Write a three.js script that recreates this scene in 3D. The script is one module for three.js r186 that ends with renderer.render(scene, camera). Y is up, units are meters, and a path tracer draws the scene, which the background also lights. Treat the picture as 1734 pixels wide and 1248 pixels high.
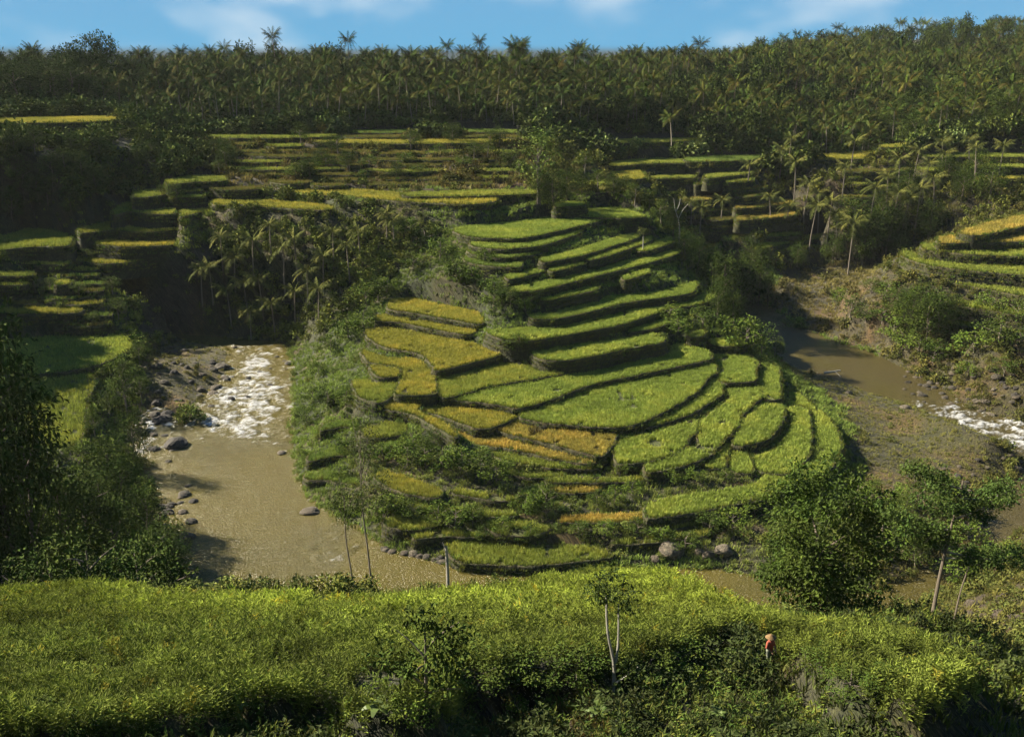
import * as THREE from 'three';
import { mergeGeometries } from 'three/addons/utils/BufferGeometryUtils.js';
import { MarchingCubes } from 'three/addons/objects/MarchingCubes.js';

// ---------------------------------------------------------------- camera, sky, sun, exposure
const scene = new THREE.Scene();
const CAM_Y = 58, PITCH = 17.5 * Math.PI / 180, FOV = 40;
const camera = new THREE.PerspectiveCamera(FOV, 1024 / 736, 0.5, 6000);
camera.position.set(0, CAM_Y, 0);
camera.rotation.x = -PITCH;
const renderer = new THREE.WebGLRenderer({ antialias: true });
renderer.toneMapping = THREE.LinearToneMapping;
const EXPOSURE = 3.8;
renderer.toneMappingExposure = EXPOSURE;
renderer.shadowMap.enabled = true;
const SUN = new THREE.Vector3(-0.77, 0.53, -0.33).normalize();
const sun = new THREE.DirectionalLight(0xfff5e2, 5);
sun.position.copy(SUN).multiplyScalar(600).add(new THREE.Vector3(0, 20, -170));
sun.target.position.set(0, 20, -170);
sun.castShadow = true;
sun.shadow.mapSize.set(4096, 4096);
Object.assign(sun.shadow.camera, { left: -320, right: 320, top: 320, bottom: -320, near: 50, far: 1400 });
scene.add(sun, sun.target);

// ---------------------------------------------------------------- random numbers and noise
function rngOf(seed) {
  let a = seed >>> 0;
  return () => { a = (a + 0x6D2B79F5) | 0; let t = Math.imul(a ^ (a >>> 15), 1 | a); t = (t + Math.imul(t ^ (t >>> 7), 61 | t)) ^ t; return ((t ^ (t >>> 14)) >>> 0) / 4294967296; };
}
const rnd = rngOf(7);
function hash2(i, j) { let h = Math.imul(i, 374761393) ^ Math.imul(j, 668265263); h = Math.imul(h ^ (h >>> 13), 1274126177); return ((h ^ (h >>> 16)) >>> 0) / 4294967296; }
function vnoise(x, y) {
  const i = Math.floor(x), j = Math.floor(y); let fx = x - i, fy = y - j;
  fx = fx * fx * (3 - 2 * fx); fy = fy * fy * (3 - 2 * fy);
  const a = hash2(i, j), b = hash2(i + 1, j), c = hash2(i, j + 1), d = hash2(i + 1, j + 1);
  return a + (b - a) * fx + (c - a) * fy + (a - b - c + d) * fx * fy;
}
function fbm(x, y, o = 4) { let s = 0, a = 0.5, n = 0; for (let k = 0; k < o; k++) { s += a * vnoise(x, y); n += a; x = x * 2.03 + 17.1; y = y * 2.03 + 9.7; a *= 0.5; } return s / n; }
const clamp = (x, a, b) => Math.max(a, Math.min(b, x));
const sstep = (a, b, x) => { const t = clamp((x - a) / (b - a), 0, 1); return t * t * (3 - 2 * t); };
const lerp = (a, b, t) => a + (b - a) * t;
const mix3 = (a, b, t) => [lerp(a[0], b[0], t), lerp(a[1], b[1], t), lerp(a[2], b[2], t)];

{ // the sky: clear tropical blue, deeper overhead, thin soft clouds all round
  const W = 1536, Hh = 768, data = new Float32Array(W * Hh * 4);
  const hor = [0.04, 0.36, 0.66], mid = [0.04, 0.29, 0.62], zen = [0.035, 0.13, 0.37], gnd = [0.03, 0.035, 0.02], white = [0.76, 0.86, 0.93];
  for (let j = 0; j < Hh; j++) for (let i = 0; i < W; i++) {
    const th = ((j + 0.5) / Hh - 0.5) * Math.PI, ph = ((i + 0.5) / W - 0.5) * 2 * Math.PI, k = (j * W + i) * 4;
    let c;
    if (th < -0.16) c = gnd; else if (th < 0) c = hor;
    else {
      const e = Math.max(0, th);
      c = e < 0.12 ? mix3(hor, mid, sstep(-0.02, 0.12, e)) : mix3(mid, zen, sstep(0.12, 1.3, e));
      const az = ph + Math.PI / 2, X = Math.cos(ph) * 9 + 40, Z = Math.sin(ph) * 9 + 40;
      let cl = fbm(X + e * 3, Z - e * 22, 5);
      let cover = sstep(0.47, 0.80, cl) * 0.75;
      // two soft banks of cumulus standing over the ridge
      for (const [ca, ce, wa, we, s] of [[-0.165, 0.062, 0.085, 0.030, 0.9], [0.25, 0.066, 0.075, 0.026, 0.8], [0.03, 0.05, 0.06, 0.01, 0.35], [0.02, 0.085, 0.12, 0.02, 0.6]]) {
        const d = Math.hypot((az - ca) / wa, (e - ce) / we);
        cover = Math.max(cover, s * sstep(1.25, 0.15, d + (fbm(az * 28 + 5, e * 60, 5) - 0.5) * 1.5));
      }
      c = mix3(c, white, cover * 0.7 * sstep(1.5, 0.7, e));
    }
    for (let q = 0; q < 3; q++) data[k + q] = c[q] / EXPOSURE;
    data[k + 3] = 1;
  }
  const t = new THREE.DataTexture(data, W, Hh, THREE.RGBAFormat, THREE.FloatType);
  t.mapping = THREE.EquirectangularReflectionMapping; t.magFilter = THREE.LinearFilter; t.minFilter = THREE.LinearFilter; t.needsUpdate = true;
  scene.background = t; scene.environment = t;
}
scene.fog = new THREE.FogExp2(new THREE.Color().setRGB(0.80, 0.84, 0.82), 0.000036);

// ---------------------------------------------------------------- from a place in the survey photograph to a place on the land
const F = 624 / Math.tan(FOV * Math.PI / 360), CP = Math.cos(PITCH), SP = Math.sin(PITCH);
function ray(px, py) { const u = (px - 867) / F, v = (624 - py) / F; return [u, v * CP - SP, -CP - v * SP]; }
function at(px, py, Y) { const r = ray(px, py), t = (Y - CAM_Y) / r[1]; return [r[0] * t, Y, r[2] * t]; }
function far(px, d, Y) { return [(px - 867) / F * (d * CP + (CAM_Y - Y) * SP), Y, -d]; }
function proj(x, y, z) { const dy = y - CAM_Y, w = -z * CP - dy * SP, v = (dy * CP - z * SP); return w < 1 ? [-9999, 9999] : [867 + F * x / w, 624 - F * v / w]; }

// polygons on the map (x, z)
function inside(P, x, z) {
  if (x < P.x0 || x > P.x1 || z < P.z0 || z > P.z1) return false;
  let c = false; const p = P.p;
  for (let i = 0, j = p.length - 1; i < p.length; j = i++) if ((p[i][1] > z) !== (p[j][1] > z) && x < (p[j][0] - p[i][0]) * (z - p[i][1]) / (p[j][1] - p[i][1]) + p[i][0]) c = !c;
  return c;
}
function edgeDist(P, x, z, most = 1e9) {
  if (x < P.x0 - most || x > P.x1 + most || z < P.z0 - most || z > P.z1 + most) return most;
  let m = most * most; const p = P.p;
  for (let i = 0, j = p.length - 1; i < p.length; j = i++) {
    const ax = p[j][0], az = p[j][1], bx = p[i][0] - ax, bz = p[i][1] - az;
    const t = clamp(((x - ax) * bx + (z - az) * bz) / (bx * bx + bz * bz + 1e-9), 0, 1), dx = x - ax - bx * t, dz = z - az - bz * t;
    m = Math.min(m, dx * dx + dz * dz);
  }
  return Math.sqrt(m);
}
function poly(pts) { // pts [[x, z]]
  const P = { p: pts, x0: 1e9, x1: -1e9, z0: 1e9, z1: -1e9, cx: 0, cz: 0 };
  let A = 0;
  for (let i = 0, j = pts.length - 1; i < pts.length; j = i++) {
    const [x, z] = pts[i]; P.x0 = Math.min(P.x0, x); P.x1 = Math.max(P.x1, x); P.z0 = Math.min(P.z0, z); P.z1 = Math.max(P.z1, z); P.cx += x / pts.length; P.cz += z / pts.length;
    A += pts[j][0] * pts[i][1] - pts[i][0] * pts[j][1];
  }
  P.area = Math.abs(A) / 2; P.sign = Math.sign(A);
  return P;
}
function smoothRing(pts, step, jit = 0, rg = rnd) { // closed Catmull-Rom, corners kept fairly tight
  const out = [], n = pts.length;
  for (let i = 0; i < n; i++) {
    const p0 = pts[(i + n - 1) % n], p1 = pts[i], p2 = pts[(i + 1) % n], p3 = pts[(i + 2) % n];
    const L = Math.hypot(p2[0] - p1[0], p2[1] - p1[1]), m = Math.max(1, Math.round(L / step));
    for (let k = 0; k < m; k++) {
      const t = k / m, t2 = t * t, t3 = t2 * t, q = [0, 1].map((a) => {
        const m1 = (p2[a] - p0[a]) * 0.32, m2 = (p3[a] - p1[a]) * 0.32;
        return (2 * t3 - 3 * t2 + 1) * p1[a] + (t3 - 2 * t2 + t) * m1 + (-2 * t3 + 3 * t2) * p2[a] + (t3 - t2) * m2 + (rg() - 0.5) * jit;
      });
      out.push(q);
    }
  }
  return out;
}
const map = (pix, Y) => pix.map(([a, b]) => { const w = at(a, b, Y); return [w[0], w[2]]; });
function strip(c, t) { // a long thin terrace from its centre line
  const up = [], dn = [], n = c.length;
  c.forEach(([x, y], i) => { const k = 0.45 + 0.55 * Math.sin(Math.PI * (i + 0.35) / (n - 1 + 0.7)); up.push([x, y - t * k / 2]); dn.push([x, y + t * k / 2]); });
  return up.concat(dn.reverse());
}

// ---------------------------------------------------------------- the rice terraces: outline, level of the crop, ripeness, label
const G = 'g', Yw = 'y', GO = 'o', YG = 'm', DK = 'd', BR = 'b';   // green, yellowing, golden, mixed, deep green
const spur = [
  [[[662, 506], [697, 503], [748, 514], [808, 526], [815, 545], [762, 537], [697, 526], [658, 520]], 12, Yw, 'short yellowing terrace below the shaggy bank, topmost of the yellow ones'],
  [[[638, 532], [676, 529], [738, 541], [805, 556], [789, 563], [729, 553], [676, 542], [641, 540]], 10.8, Yw, 'slim yellowing terrace directly above the big boot-shaped yellow paddy'],
  [[[622, 556], [658, 553], [729, 565], [792, 577], [845, 593], [846, 598], [743, 624], [736, 618], [722, 602], [704, 593], [651, 584], [621, 565]], 9.6, Yw, 'big boot-shaped yellow paddy on the yellow shoulder of the spur'],
  [[[614, 591], [651, 602], [704, 606], [725, 609], [735, 623], [736, 662], [697, 665], [669, 663], [680, 640], [678, 620], [625, 609]], 8.6, Yw, 'yellow paddy hooked round the foot of the boot-shaped paddy'],
  [[[629, 617], [672, 622], [673, 634], [640, 634]], 8.9, Yw, 'tiny yellow paddy notched into the hooked yellow paddy'],
  [[[596, 642], [640, 641], [672, 643], [664, 665], [642, 678], [610, 668]], 8.0, YG, 'ragged yellow-green paddy at the scrubby rim of the spur'],
  [[[743, 632], [801, 618], [849, 613], [895, 618], [953, 625], [951, 630], [826, 651], [766, 668], [745, 667], [741, 641]], 8.2, YG, 'pale olive wedge paddy between yellow and bright green paddies'],
  [[[764, 672], [826, 655], [951, 634], [1000, 622], [1128, 599], [1136, 584], [1159, 581], [1196, 590], [1203, 604], [1143, 618], [1000, 648], [932, 673], [877, 687], [842, 681], [775, 674]], 7.8, G, 'long bright green paddy running the width of the spur above the largest one'],
  [[[884, 695], [932, 682], [1000, 657], [1143, 627], [1205, 612], [1213, 628], [1200, 634], [1179, 660], [1128, 691], [1085, 711], [1051, 719], [1000, 718], [932, 712], [884, 704]], 7.0, G, 'largest bright green paddy in the middle of the spur'],
  [[[1082, 715], [1128, 698], [1164, 683], [1203, 640], [1218, 640], [1223, 663], [1205, 675], [1167, 698], [1108, 717], [1087, 720]], 6.2, G, 'sickle-shaped green paddy along the lower edge of the largest one'],
  [[[1206, 606], [1216, 628], [1226, 644], [1277, 641], [1279, 620], [1285, 612], [1262, 596], [1232, 585], [1199, 589]], 6.5, G, 'squarish green paddy under the dark trees by the river pool'],
  [[[1290, 612], [1318, 620], [1320, 671], [1296, 671], [1286, 650]], 5.5, G, 'small upright green paddy beside the squarish one'],
  [[[1230, 655], [1283, 652], [1290, 668], [1258, 696], [1250, 717], [1215, 750], [1205, 764], [1164, 782], [1100, 796], [1097, 784], [1154, 763], [1166, 755], [1185, 753], [1184, 714], [1236, 674]], 5.6, G, 'winding green paddy that snakes down to the lower banks'],
  [[[1051, 745], [1110, 729], [1177, 709], [1180, 727], [1164, 739], [1160, 751], [1146, 762], [1097, 778], [1051, 780], [1041, 765]], 5.8, G, 'rounded green paddy with a dark bare patch, beside the golden one'],
  [[[1292, 684], [1326, 684], [1328, 698], [1315, 724], [1295, 742], [1256, 751], [1244, 749], [1250, 729], [1262, 707], [1285, 692]], 5.3, G, 'bean-shaped green paddy with a broad dark bank under it'],
  [[[1210, 773], [1216, 756], [1231, 748], [1236, 756], [1229, 775], [1226, 787], [1192, 788]], 4.8, G, 'little three-cornered green paddy below the winding one'],
  [[[1242, 763], [1261, 766], [1274, 778], [1271, 797], [1239, 792]], 4.5, G, 'little blocky green paddy beside the three-cornered one'],
  [[[1336, 688], [1367, 690], [1373, 719], [1371, 764], [1353, 787], [1331, 799], [1286, 792], [1277, 774], [1316, 757], [1336, 726], [1341, 706]], 4.3, G, 'broad crescent green paddy inside the outer rim'],
  [[[1338, 657], [1359, 668], [1374, 683], [1402, 704], [1417, 724], [1423, 755], [1409, 786], [1382, 806], [1354, 817], [1337, 813], [1358, 793], [1378, 765], [1380, 719], [1371, 689], [1341, 680]], 3.7, G, 'outermost crescent green paddy curving along the gravel flat'],
  [[[1100, 873], [1099, 848], [1179, 832], [1282, 816], [1297, 799], [1320, 799], [1334, 813], [1328, 824], [1282, 842], [1179, 862], [1110, 872]], 3.9, G, 'long green paddy on the lowest bank, above the scrubby toe'],
  [[[715, 679], [743, 674], [780, 685], [876, 698], [874, 703], [831, 720], [808, 721], [785, 714], [748, 701], [715, 691]], 6.7, Yw, 'yellow paddy shaped like a fish below the olive wedge'],
  [[[834, 723], [846, 711], [877, 706], [932, 715], [1000, 725], [1044, 728], [1034, 752], [1017, 768], [1000, 765], [932, 747], [880, 735]], 6.1, GO, 'golden ripe paddy with a dark straw heap in it'],
  [[[754, 712], [800, 728], [832, 736], [872, 742], [932, 755], [1000, 772], [1020, 777], [990, 781], [941, 773], [872, 757], [800, 747], [775, 734]], 5.3, GO, 'long golden paddy along the lower edge of the fish-shaped one'],
  [[[840, 762], [941, 778], [1018, 784], [1006, 790], [930, 788], [850, 774]], 4.8, YG, 'thin yellow-green terrace under the long golden paddy'],
  [[[644, 682], [669, 678], [709, 682], [713, 696], [752, 713], [775, 737], [743, 721], [699, 697], [658, 690]], 7.2, Yw, 'winding yellow terrace at the end of the golden paddies'],
  [[[612, 722], [650, 713], [687, 718], [680, 731], [640, 738], [618, 735]], 5.6, YG, 'small oval yellow-green terrace on the river-side slope of the spur'],
  [[[634, 803], [657, 793], [688, 805], [745, 824], [742, 838], [700, 833], [660, 820]], 4.0, Yw, 'leaf-shaped yellow terrace low on the river-side slope of the spur'],
  [[[795, 349], [835, 338], [874, 336], [867, 349], [798, 357]], 25.2, DK, 'small deep green terrace at one end of the spur top'],
  [strip([[942, 345], [965, 343], [988, 343]], 7), 25.8, G, 'short green terrace under the tall tree at the neck'],
  [[[953, 359], [999, 352], [1034, 349], [1063, 353], [1093, 365], [1057, 367], [999, 365], [965, 363]], 23.6, G, 'lens-shaped green terrace at the top of the spur'],
  [[[769, 388], [789, 381], [884, 372], [953, 363], [1028, 368], [976, 381], [913, 395], [873, 401], [798, 398]], 23.0, G, 'long pale green terrace forming the top of the spur'],
  [[[800, 404], [855, 406], [913, 398], [979, 386], [980, 392], [919, 412], [855, 419], [803, 414]], 22.0, G, 'second green terrace down from the spur top'],
  [[[795, 418], [855, 425], [910, 419], [910, 427], [855, 434], [800, 427]], 20.8, DK, 'third green terrace down from the spur top, over the shaggy bank'],
  [[[789, 432], [840, 437], [881, 443], [878, 450], [826, 447], [792, 440]], 19.8, DK, 'fourth green terrace down from the spur top, over the shaggy bank'],
  [[[919, 435], [982, 419], [1028, 404], [1077, 393], [1081, 399], [1046, 411], [988, 429], [924, 441]], 20.2, G, 'slanting green terrace below the broad dark bank of the spur top'],
  [[[994, 434], [1046, 415], [1100, 398], [1103, 404], [1069, 417], [1028, 431], [997, 438]], 19.4, G, 'slanting green terrace with a thin young tree at its end'],
  [[[1077, 421], [1110, 408], [1135, 399], [1138, 409], [1095, 422]], 18.8, G, 'short green terrace under the bare pale-branched tree'],
  [[[858, 464], [890, 456], [919, 450], [919, 457], [864, 470]], 18.6, G, 'short slanting green terrace over the shaggy bank'],
  [[[932, 452], [960, 445], [988, 438], [988, 445], [936, 457]], 18.9, G, 'short green terrace between two long slanting ones'],
  [[[864, 486], [913, 476], [1028, 447], [1086, 435], [1149, 419], [1148, 427], [1092, 444], [999, 467], [913, 488], [867, 491]], 17.4, G, 'longest slanting green terrace on the upper spur'],
  [[[1054, 467], [1075, 460], [1097, 454], [1100, 460], [1060, 471]], 16.6, G, 'stubby green terrace below one end of the longest slanting one'],
  [[[913, 500], [959, 490], [1011, 482], [1008, 488], [959, 499], [924, 506]], 15.9, G, 'narrow green terrace below the longest slanting one'],
  [[[902, 530], [942, 527], [988, 511], [1040, 498], [1086, 496], [1123, 490], [1178, 475], [1172, 492], [1129, 500], [1057, 510], [988, 527], [942, 536], [904, 536]], 13.8, G, 'ragged green terrace strung with shrubs across the upper spur'],
  [[[827, 558], [902, 552], [988, 542], [1046, 528], [1115, 513], [1172, 502], [1201, 495], [1213, 500], [1190, 511], [1129, 522], [1057, 545], [988, 559], [902, 573], [850, 570]], 12.2, G, 'wide sweeping green terrace across the waist of the spur'],
  [[[1060, 556], [1103, 545], [1144, 534], [1147, 540], [1103, 554], [1066, 559]], 10.9, G, 'ragged short green terrace under the wide sweeping one'],
  [[[902, 590], [948, 581], [1028, 576], [1106, 563], [1122, 569], [1120, 577], [1057, 588], [988, 603], [942, 607], [907, 601]], 10.2, G, 'straight green terrace with a tall dark bank above the long green paddy'],
  [[[1168, 563], [1190, 557], [1193, 565], [1172, 568]], 9.6, G, 'scrap of green terrace among the dark shrubs'],
  [[[1201, 574], [1238, 569], [1262, 575], [1255, 583], [1213, 582]], 8.0, G, 'small green terrace at the foot of the dark broadleaf trees'],
  [strip([[928, 809], [970, 808], [1010, 809], [1094, 806]], 8), 4.3, YG, 'thin green-lipped terrace below the rounded green paddy'],
  [strip([[930, 824], [970, 825], [1012, 824]], 11), 3.7, GO, 'short golden terrace above the dark hollow in the toe'],
  [strip([[948, 876], [1000, 874], [1060, 873], [1097, 868]], 12), 3.0, GO, 'long orange-gold terrace at the end of the lowest green paddy'],
  [strip([[882, 830], [905, 826], [930, 824]], 13), 3.8, DK, 'small lush green terrace beside the short golden one'],
  [[[760, 912], [880, 920], [1000, 922], [1034, 938], [900, 952], [780, 946]], 1.35, YG, 'grassy flat at the very toe of the spur beside the river'],
  [[[820, 880], [870, 874], [930, 890], [900, 902], [840, 898]], 2.6, YG, 'small shrub-ringed grass terrace in the stepped toe'],
  [[[650, 876], [700, 866], [735, 877], [742, 885], [700, 893], [660, 887]], 2.4, YG, 'small grassy terrace low on the spur near the slim trees'],
];
const outer = [
  [strip([[-20, 203], [60, 202], [130, 201], [192, 199]], 9), 40.6, Yw, 'long pale field strip under the dark wooded brow'],
  [strip([[90, 229], [115, 229], [142, 229]], 5), 37.2, Yw, 'short dry strip on the dark wooded slope'],
  [strip([[285, 307], [330, 301], [378, 301]], 10), 29.2, YG, 'highest terrace of the stair of terraces beside the dark cliff'],
  [strip([[228, 329], [255, 325], [282, 323]], 11), 27.0, YG, 'cliff-side terrace beside the dark thicket'],
  [strip([[193, 357], [215, 349], [252, 353], [292, 356]], 15), 24.0, YG, 'cliff-side terrace with a rounded grassy nose'],
  [strip([[308, 360], [335, 350], [366, 351]], 15), 23.8, YG, 'cliff-side terrace on the brink of the dark cliff'],
  [strip([[138, 388], [190, 381], [250, 384], [332, 380]], 14), 20.8, Yw, 'longest terrace of the stair of terraces beside the dark cliff'],
  [strip([[165, 407], [220, 409], [292, 408]], 13), 18.6, Yw, 'cliff-side terrace just under the longest one'],
  [strip([[-20, 412], [50, 401], [112, 404]], 30), 19.2, YG, 'wide yellow-green terrace below the dark wooded slope'],
  [strip([[-20, 440], [50, 437], [112, 440]], 16), 16, YG, 'yellow-green terrace under the wide one on the pool bank'],
  [strip([[115, 432], [180, 437], [262, 432]], 15), 15.6, Yw, 'terrace on the brow of the dark cliff'],
  [strip([[-20, 463], [20, 462], [50, 463]], 6), 15.2, YG, 'slim lit strip among dark banks on the pool bank'],
  [strip([[-20, 478], [20, 477], [44, 477]], 7), 13.8, YG, 'slim lit strip among dark banks on the pool bank'],
  [strip([[92, 479], [105, 477], [118, 477]], 6), 13.6, YG, 'slim lit strip among dark banks on the pool bank'],
  [strip([[-20, 523], [60, 525], [132, 524]], 9), 9.8, Yw, 'long lit strip above the large flat green field'],
  [strip([[72, 539], [88, 536], [104, 537]], 8), 8.4, Yw, 'short lit strip just above the large flat green field'],
  [[[-40, 582], [60, 570], [130, 566], [214, 567], [222, 588], [180, 610], [140, 621], [60, 631], [-40, 625]], 5.6, G, 'large flat green field on the pool bank by the river stones'],
  [[[40, 640], [138, 628], [160, 640], [144, 680], [132, 745], [60, 760], [20, 700]], 4.7, YG, 'yellow-green field hemmed by dark trees on the pool bank'],
  [strip([[362, 341], [395, 340], [450, 343], [555, 350]], 12), 25.4, Yw, 'yellow field strip on the brow above the palm slope'],
  [strip([[500, 321], [600, 326], [700, 333], [800, 338], [838, 334]], 14), 26.9, Yw, 'long yellow field strip across the neck of the spur'],
  [strip([[690, 328], [780, 326], [830, 325], [912, 323]], 9), 27.6, YG, 'yellow-green field strip leading to the tall tree at the neck'],
  [strip([[320, 229], [450, 230], [560, 228]], 5), 35.4, YG, 'faint field strip at the foot of the palm grove'],
  [strip([[540, 238], [700, 239], [860, 237]], 6), 34.4, Yw, 'dry field strip on the brown slope below the grove'],
  [strip([[600, 222], [700, 221], [800, 220], [900, 222]], 5), 35.8, DK, 'greener field strip touching the palm grove'],
  [strip([[1000, 239], [1100, 237], [1172, 235]], 6), 32.4, YG, 'field strip among low shrubs beside the tall tree'],
  [strip([[972, 313], [1005, 309], [1042, 306]], 11), 26.2, YG, 'small green terrace behind the tall tree'],
  [strip([[1035, 277], [1110, 271], [1162, 272]], 8), 28, YG, 'upper pale terrace of the stair of fields behind the palm clump'],
  [[[1036, 286], [1075, 279], [1092, 300], [1046, 301]], 26.4, Yw, 'steep yellow plot of the stair of fields behind the palm clump'],
  [strip([[1165, 269], [1220, 267], [1292, 265]], 9), 28.5, DK, 'greenest upper terrace of the stair of fields behind the palm clump'],
  [strip([[1170, 277], [1240, 274], [1286, 272]], 5), 27.4, YG, 'thin terrace of the stair of fields behind the palm clump'],
  [strip([[1198, 298], [1240, 292], [1277, 288]], 8), 25.4, YG, 'thin terrace of the stair of fields behind the palm clump'],
  [strip([[1100, 300], [1140, 297], [1175, 298]], 6), 24.8, YG, 'thin terrace of the stair of fields behind the palm clump'],
  [strip([[1232, 306], [1255, 303], [1273, 302]], 5), 24.2, YG, 'thin terrace of the stair of fields behind the palm clump'],
  [strip([[1160, 336], [1195, 333], [1228, 331]], 7), 20, GO, 'thin golden terrace of the stair of fields behind the palm clump'],
  [strip([[1248, 348], [1285, 345], [1338, 340]], 9), 18.4, GO, 'thin golden terrace of the stair of fields behind the palm clump'],
  [strip([[1252, 368], [1290, 363], [1342, 360]], 11), 16.4, GO, 'broad golden terrace behind the pale palm trunks'],
  [strip([[1230, 402], [1290, 394], [1352, 393]], 12), 12, YG, 'humped terrace low on the stair of fields behind the palm clump'],
  [strip([[1188, 421], [1210, 415], [1235, 412]], 7), 9.6, GO, 'short pinkish gold terrace low on the stair of fields behind the palm clump'],
  [strip([[1283, 419], [1340, 405], [1398, 398]], 9), 10.4, YG, 'slanting terrace lowest but one on the stair of fields behind the palm clump'],
  [strip([[1315, 424], [1350, 417], [1390, 413]], 7), 8.9, YG, 'lowest slanting terrace of the stair of fields behind the palm clump'],
  [strip([[1340, 263], [1365, 262], [1388, 262]], 7), 28.8, Yw, 'short yellow terrace among palms above the palm-dotted valley'],
  [strip([[1390, 265], [1460, 262], [1537, 258]], 11), 29, Yw, 'bright yellow field strip at the foot of the far grove'],
  [strip([[1408, 277], [1455, 274], [1502, 271]], 5), 27.5, YG, 'thin terrace under the bright yellow field strip'],
  [strip([[1495, 247], [1530, 245], [1565, 243]], 5), 32.0, Yw, 'thin lit strip on the dark far slope'],
  [strip([[1570, 262], [1650, 261], [1760, 262]], 6), 30.0, YG, 'thin lit strip on the dark far slope'],
  [strip([[1640, 281], [1700, 280], [1760, 280]], 5), 28.2, YG, 'thin lit strip on the dark far slope'],
  [strip([[1655, 302], [1690, 299], [1740, 299]], 6), 26.0, Yw, 'thin lit strip on the dark far slope'],
  [[[1625, 392], [1665, 378], [1734, 362], [1800, 352], [1800, 374], [1734, 382], [1660, 396]], 21.6, GO, 'topmost ochre terrace of the ochre bank'],
  [strip([[1592, 405], [1640, 402], [1734, 400], [1800, 400]], 15), 20.0, GO, 'second ochre terrace of the ochre bank'],
  [strip([[1568, 416], [1640, 421], [1734, 425], [1800, 429]], 15), 18.4, YG, 'third terrace of the ochre bank'],
  [strip([[1532, 428], [1575, 440], [1640, 447], [1734, 456], [1800, 464]], 17), 16.4, YG, 'fourth terrace of the ochre bank, with a bright green nose'],
  [strip([[1530, 454], [1600, 468], [1680, 481], [1734, 493], [1800, 506]], 15), 13.8, YG, 'lowest terrace of the ochre bank, above the dark thicket'],
];
for (const a of [
  [strip([[640, 846], [690, 850], [742, 862]], 9), 3.0], [strip([[760, 858], [820, 866], [872, 866]], 8), 3.2], [strip([[700, 906], [760, 899], [822, 903]], 7), 2.0], [strip([[770, 828], [820, 836], [875, 842]], 8), 3.8], [strip([[1105, 890], [1180, 880], [1260, 862]], 8), 2.6], [strip([[1040, 914], [1120, 908], [1200, 897]], 8), 2.1], [strip([[855, 796], [905, 801], [955, 798]], 7), 4.3]]) spur.push([a[0], a[1], YG, 'narrow grassy step wrapping round the toe of the spur']);
for (const a of [[strip([[525, 772], [570, 761], [612, 766]], 13), 2.4], [strip([[520, 803], [560, 802], [604, 813]], 15), 1.7], [strip([[545, 722], [580, 713], [606, 719]], 11), 3.6], [strip([[560, 668], [582, 660], [600, 664]], 9), 5.2], [strip([[640, 752], [690, 748], [740, 756]], 9), 5.0]]) spur.push([a[0], a[1], DK, 'short grassy ledge on the river-side slope of the spur']);
{ // thin in-between steps of the three field stairs, each following its slope
  const q = rngOf(616), level = (t, y) => { for (let i = 0; i < t.length - 1; i++) if (y <= t[i + 1][0] || i === t.length - 2) return lerp(t[i][1], t[i + 1][1], clamp((y - t[i][0]) / (t[i + 1][0] - t[i][0]), 0, 1)); };
  const box = (p) => [Math.min(...p.map((a) => a[0])), Math.max(...p.map((a) => a[0])), Math.min(...p.map((a) => a[1])), Math.max(...p.map((a) => a[1]))];
  const used = outer.map((o) => box(o[0]));
  const add = (tab, xr, n, tones, label, th, slope, long = 80) => { for (let k = 0, made = 0; k < 3000 && made < n; k++) {
    const y = lerp(tab[0][0], tab[tab.length - 1][0], q()), [a, b] = xr(y), L = Math.min(b - a, 45 + long * q()); if (b - a < 30) continue;
    const x = lerp(a, b - L, q()), t = th * (0.7 + 0.6 * q()), bend = (q() - 0.5) * 5, pts = [0, 0.33, 0.66, 1].map((f) => [x + L * f, y - slope * L * (f - 0.5) + bend * Math.sin(Math.PI * f)]), p = strip(pts, t), bb = box(p);
    if (used.some((u) => bb[0] < u[1] + 3 && bb[1] > u[0] - 3 && bb[2] < u[3] + 3.2 && bb[3] > u[2] - 3.2)) continue;
    used.push(bb); made++; outer.push([p, level(tab, y), tones[Math.floor(q() * tones.length)], label]);
  } };
  add([[272, 27.9], [292, 25.4], [303, 24.2], [333, 20], [345, 18.4], [363, 16.4], [394, 12], [417, 8.9]], (y) => [y < 330 ? 1060 : 1160 + (y - 330) * 0.4, y < 330 ? 1300 : 1385], 40, [YG, BR, BR, GO], 'thin terrace of the stair of fields behind the palm clump', 5, 0.06);
  add([[312, 28], [325, 27], [353, 24], [384, 20.8], [409, 18.6], [434, 15.6], [463, 14], [500, 11.2], [524, 9.6], [548, 7.4]], (y) => [y < 400 ? lerp(260, 90, (y - 310) / 90) : -10, y < 400 ? 345 : lerp(300, 190, clamp((y - 400) / 60, 0, 1))], 46, [YG, BR, DK, Yw], 'thin grassy step of the stair of terraces beside the dark cliff', 6, 0.03);
  add([[226, 35.4], [238, 34.4], [265, 32], [300, 28.8], [318, 27.6]], () => [350, 890], 30, [BR, BR, YG], 'faint dry step on the brown slope below the grove', 3.6, 0, 260);
  add([[282, 27.4], [300, 25.2], [330, 21]], () => [1420, 1740], 14, [YG, BR], 'thin lit strip on the dark far slope', 4, 0.02);
}
outer.push([strip([[1600, 508], [1660, 516], [1734, 528], [1800, 540]], 10), 11.4, YG, 'ragged step of the ochre bank under its lowest terrace'], [strip([[1620, 545], [1680, 550], [1734, 562], [1800, 575]], 9), 8.6, YG, 'ragged step of the ochre bank under its lowest terrace']);
const paddies = [];
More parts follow.
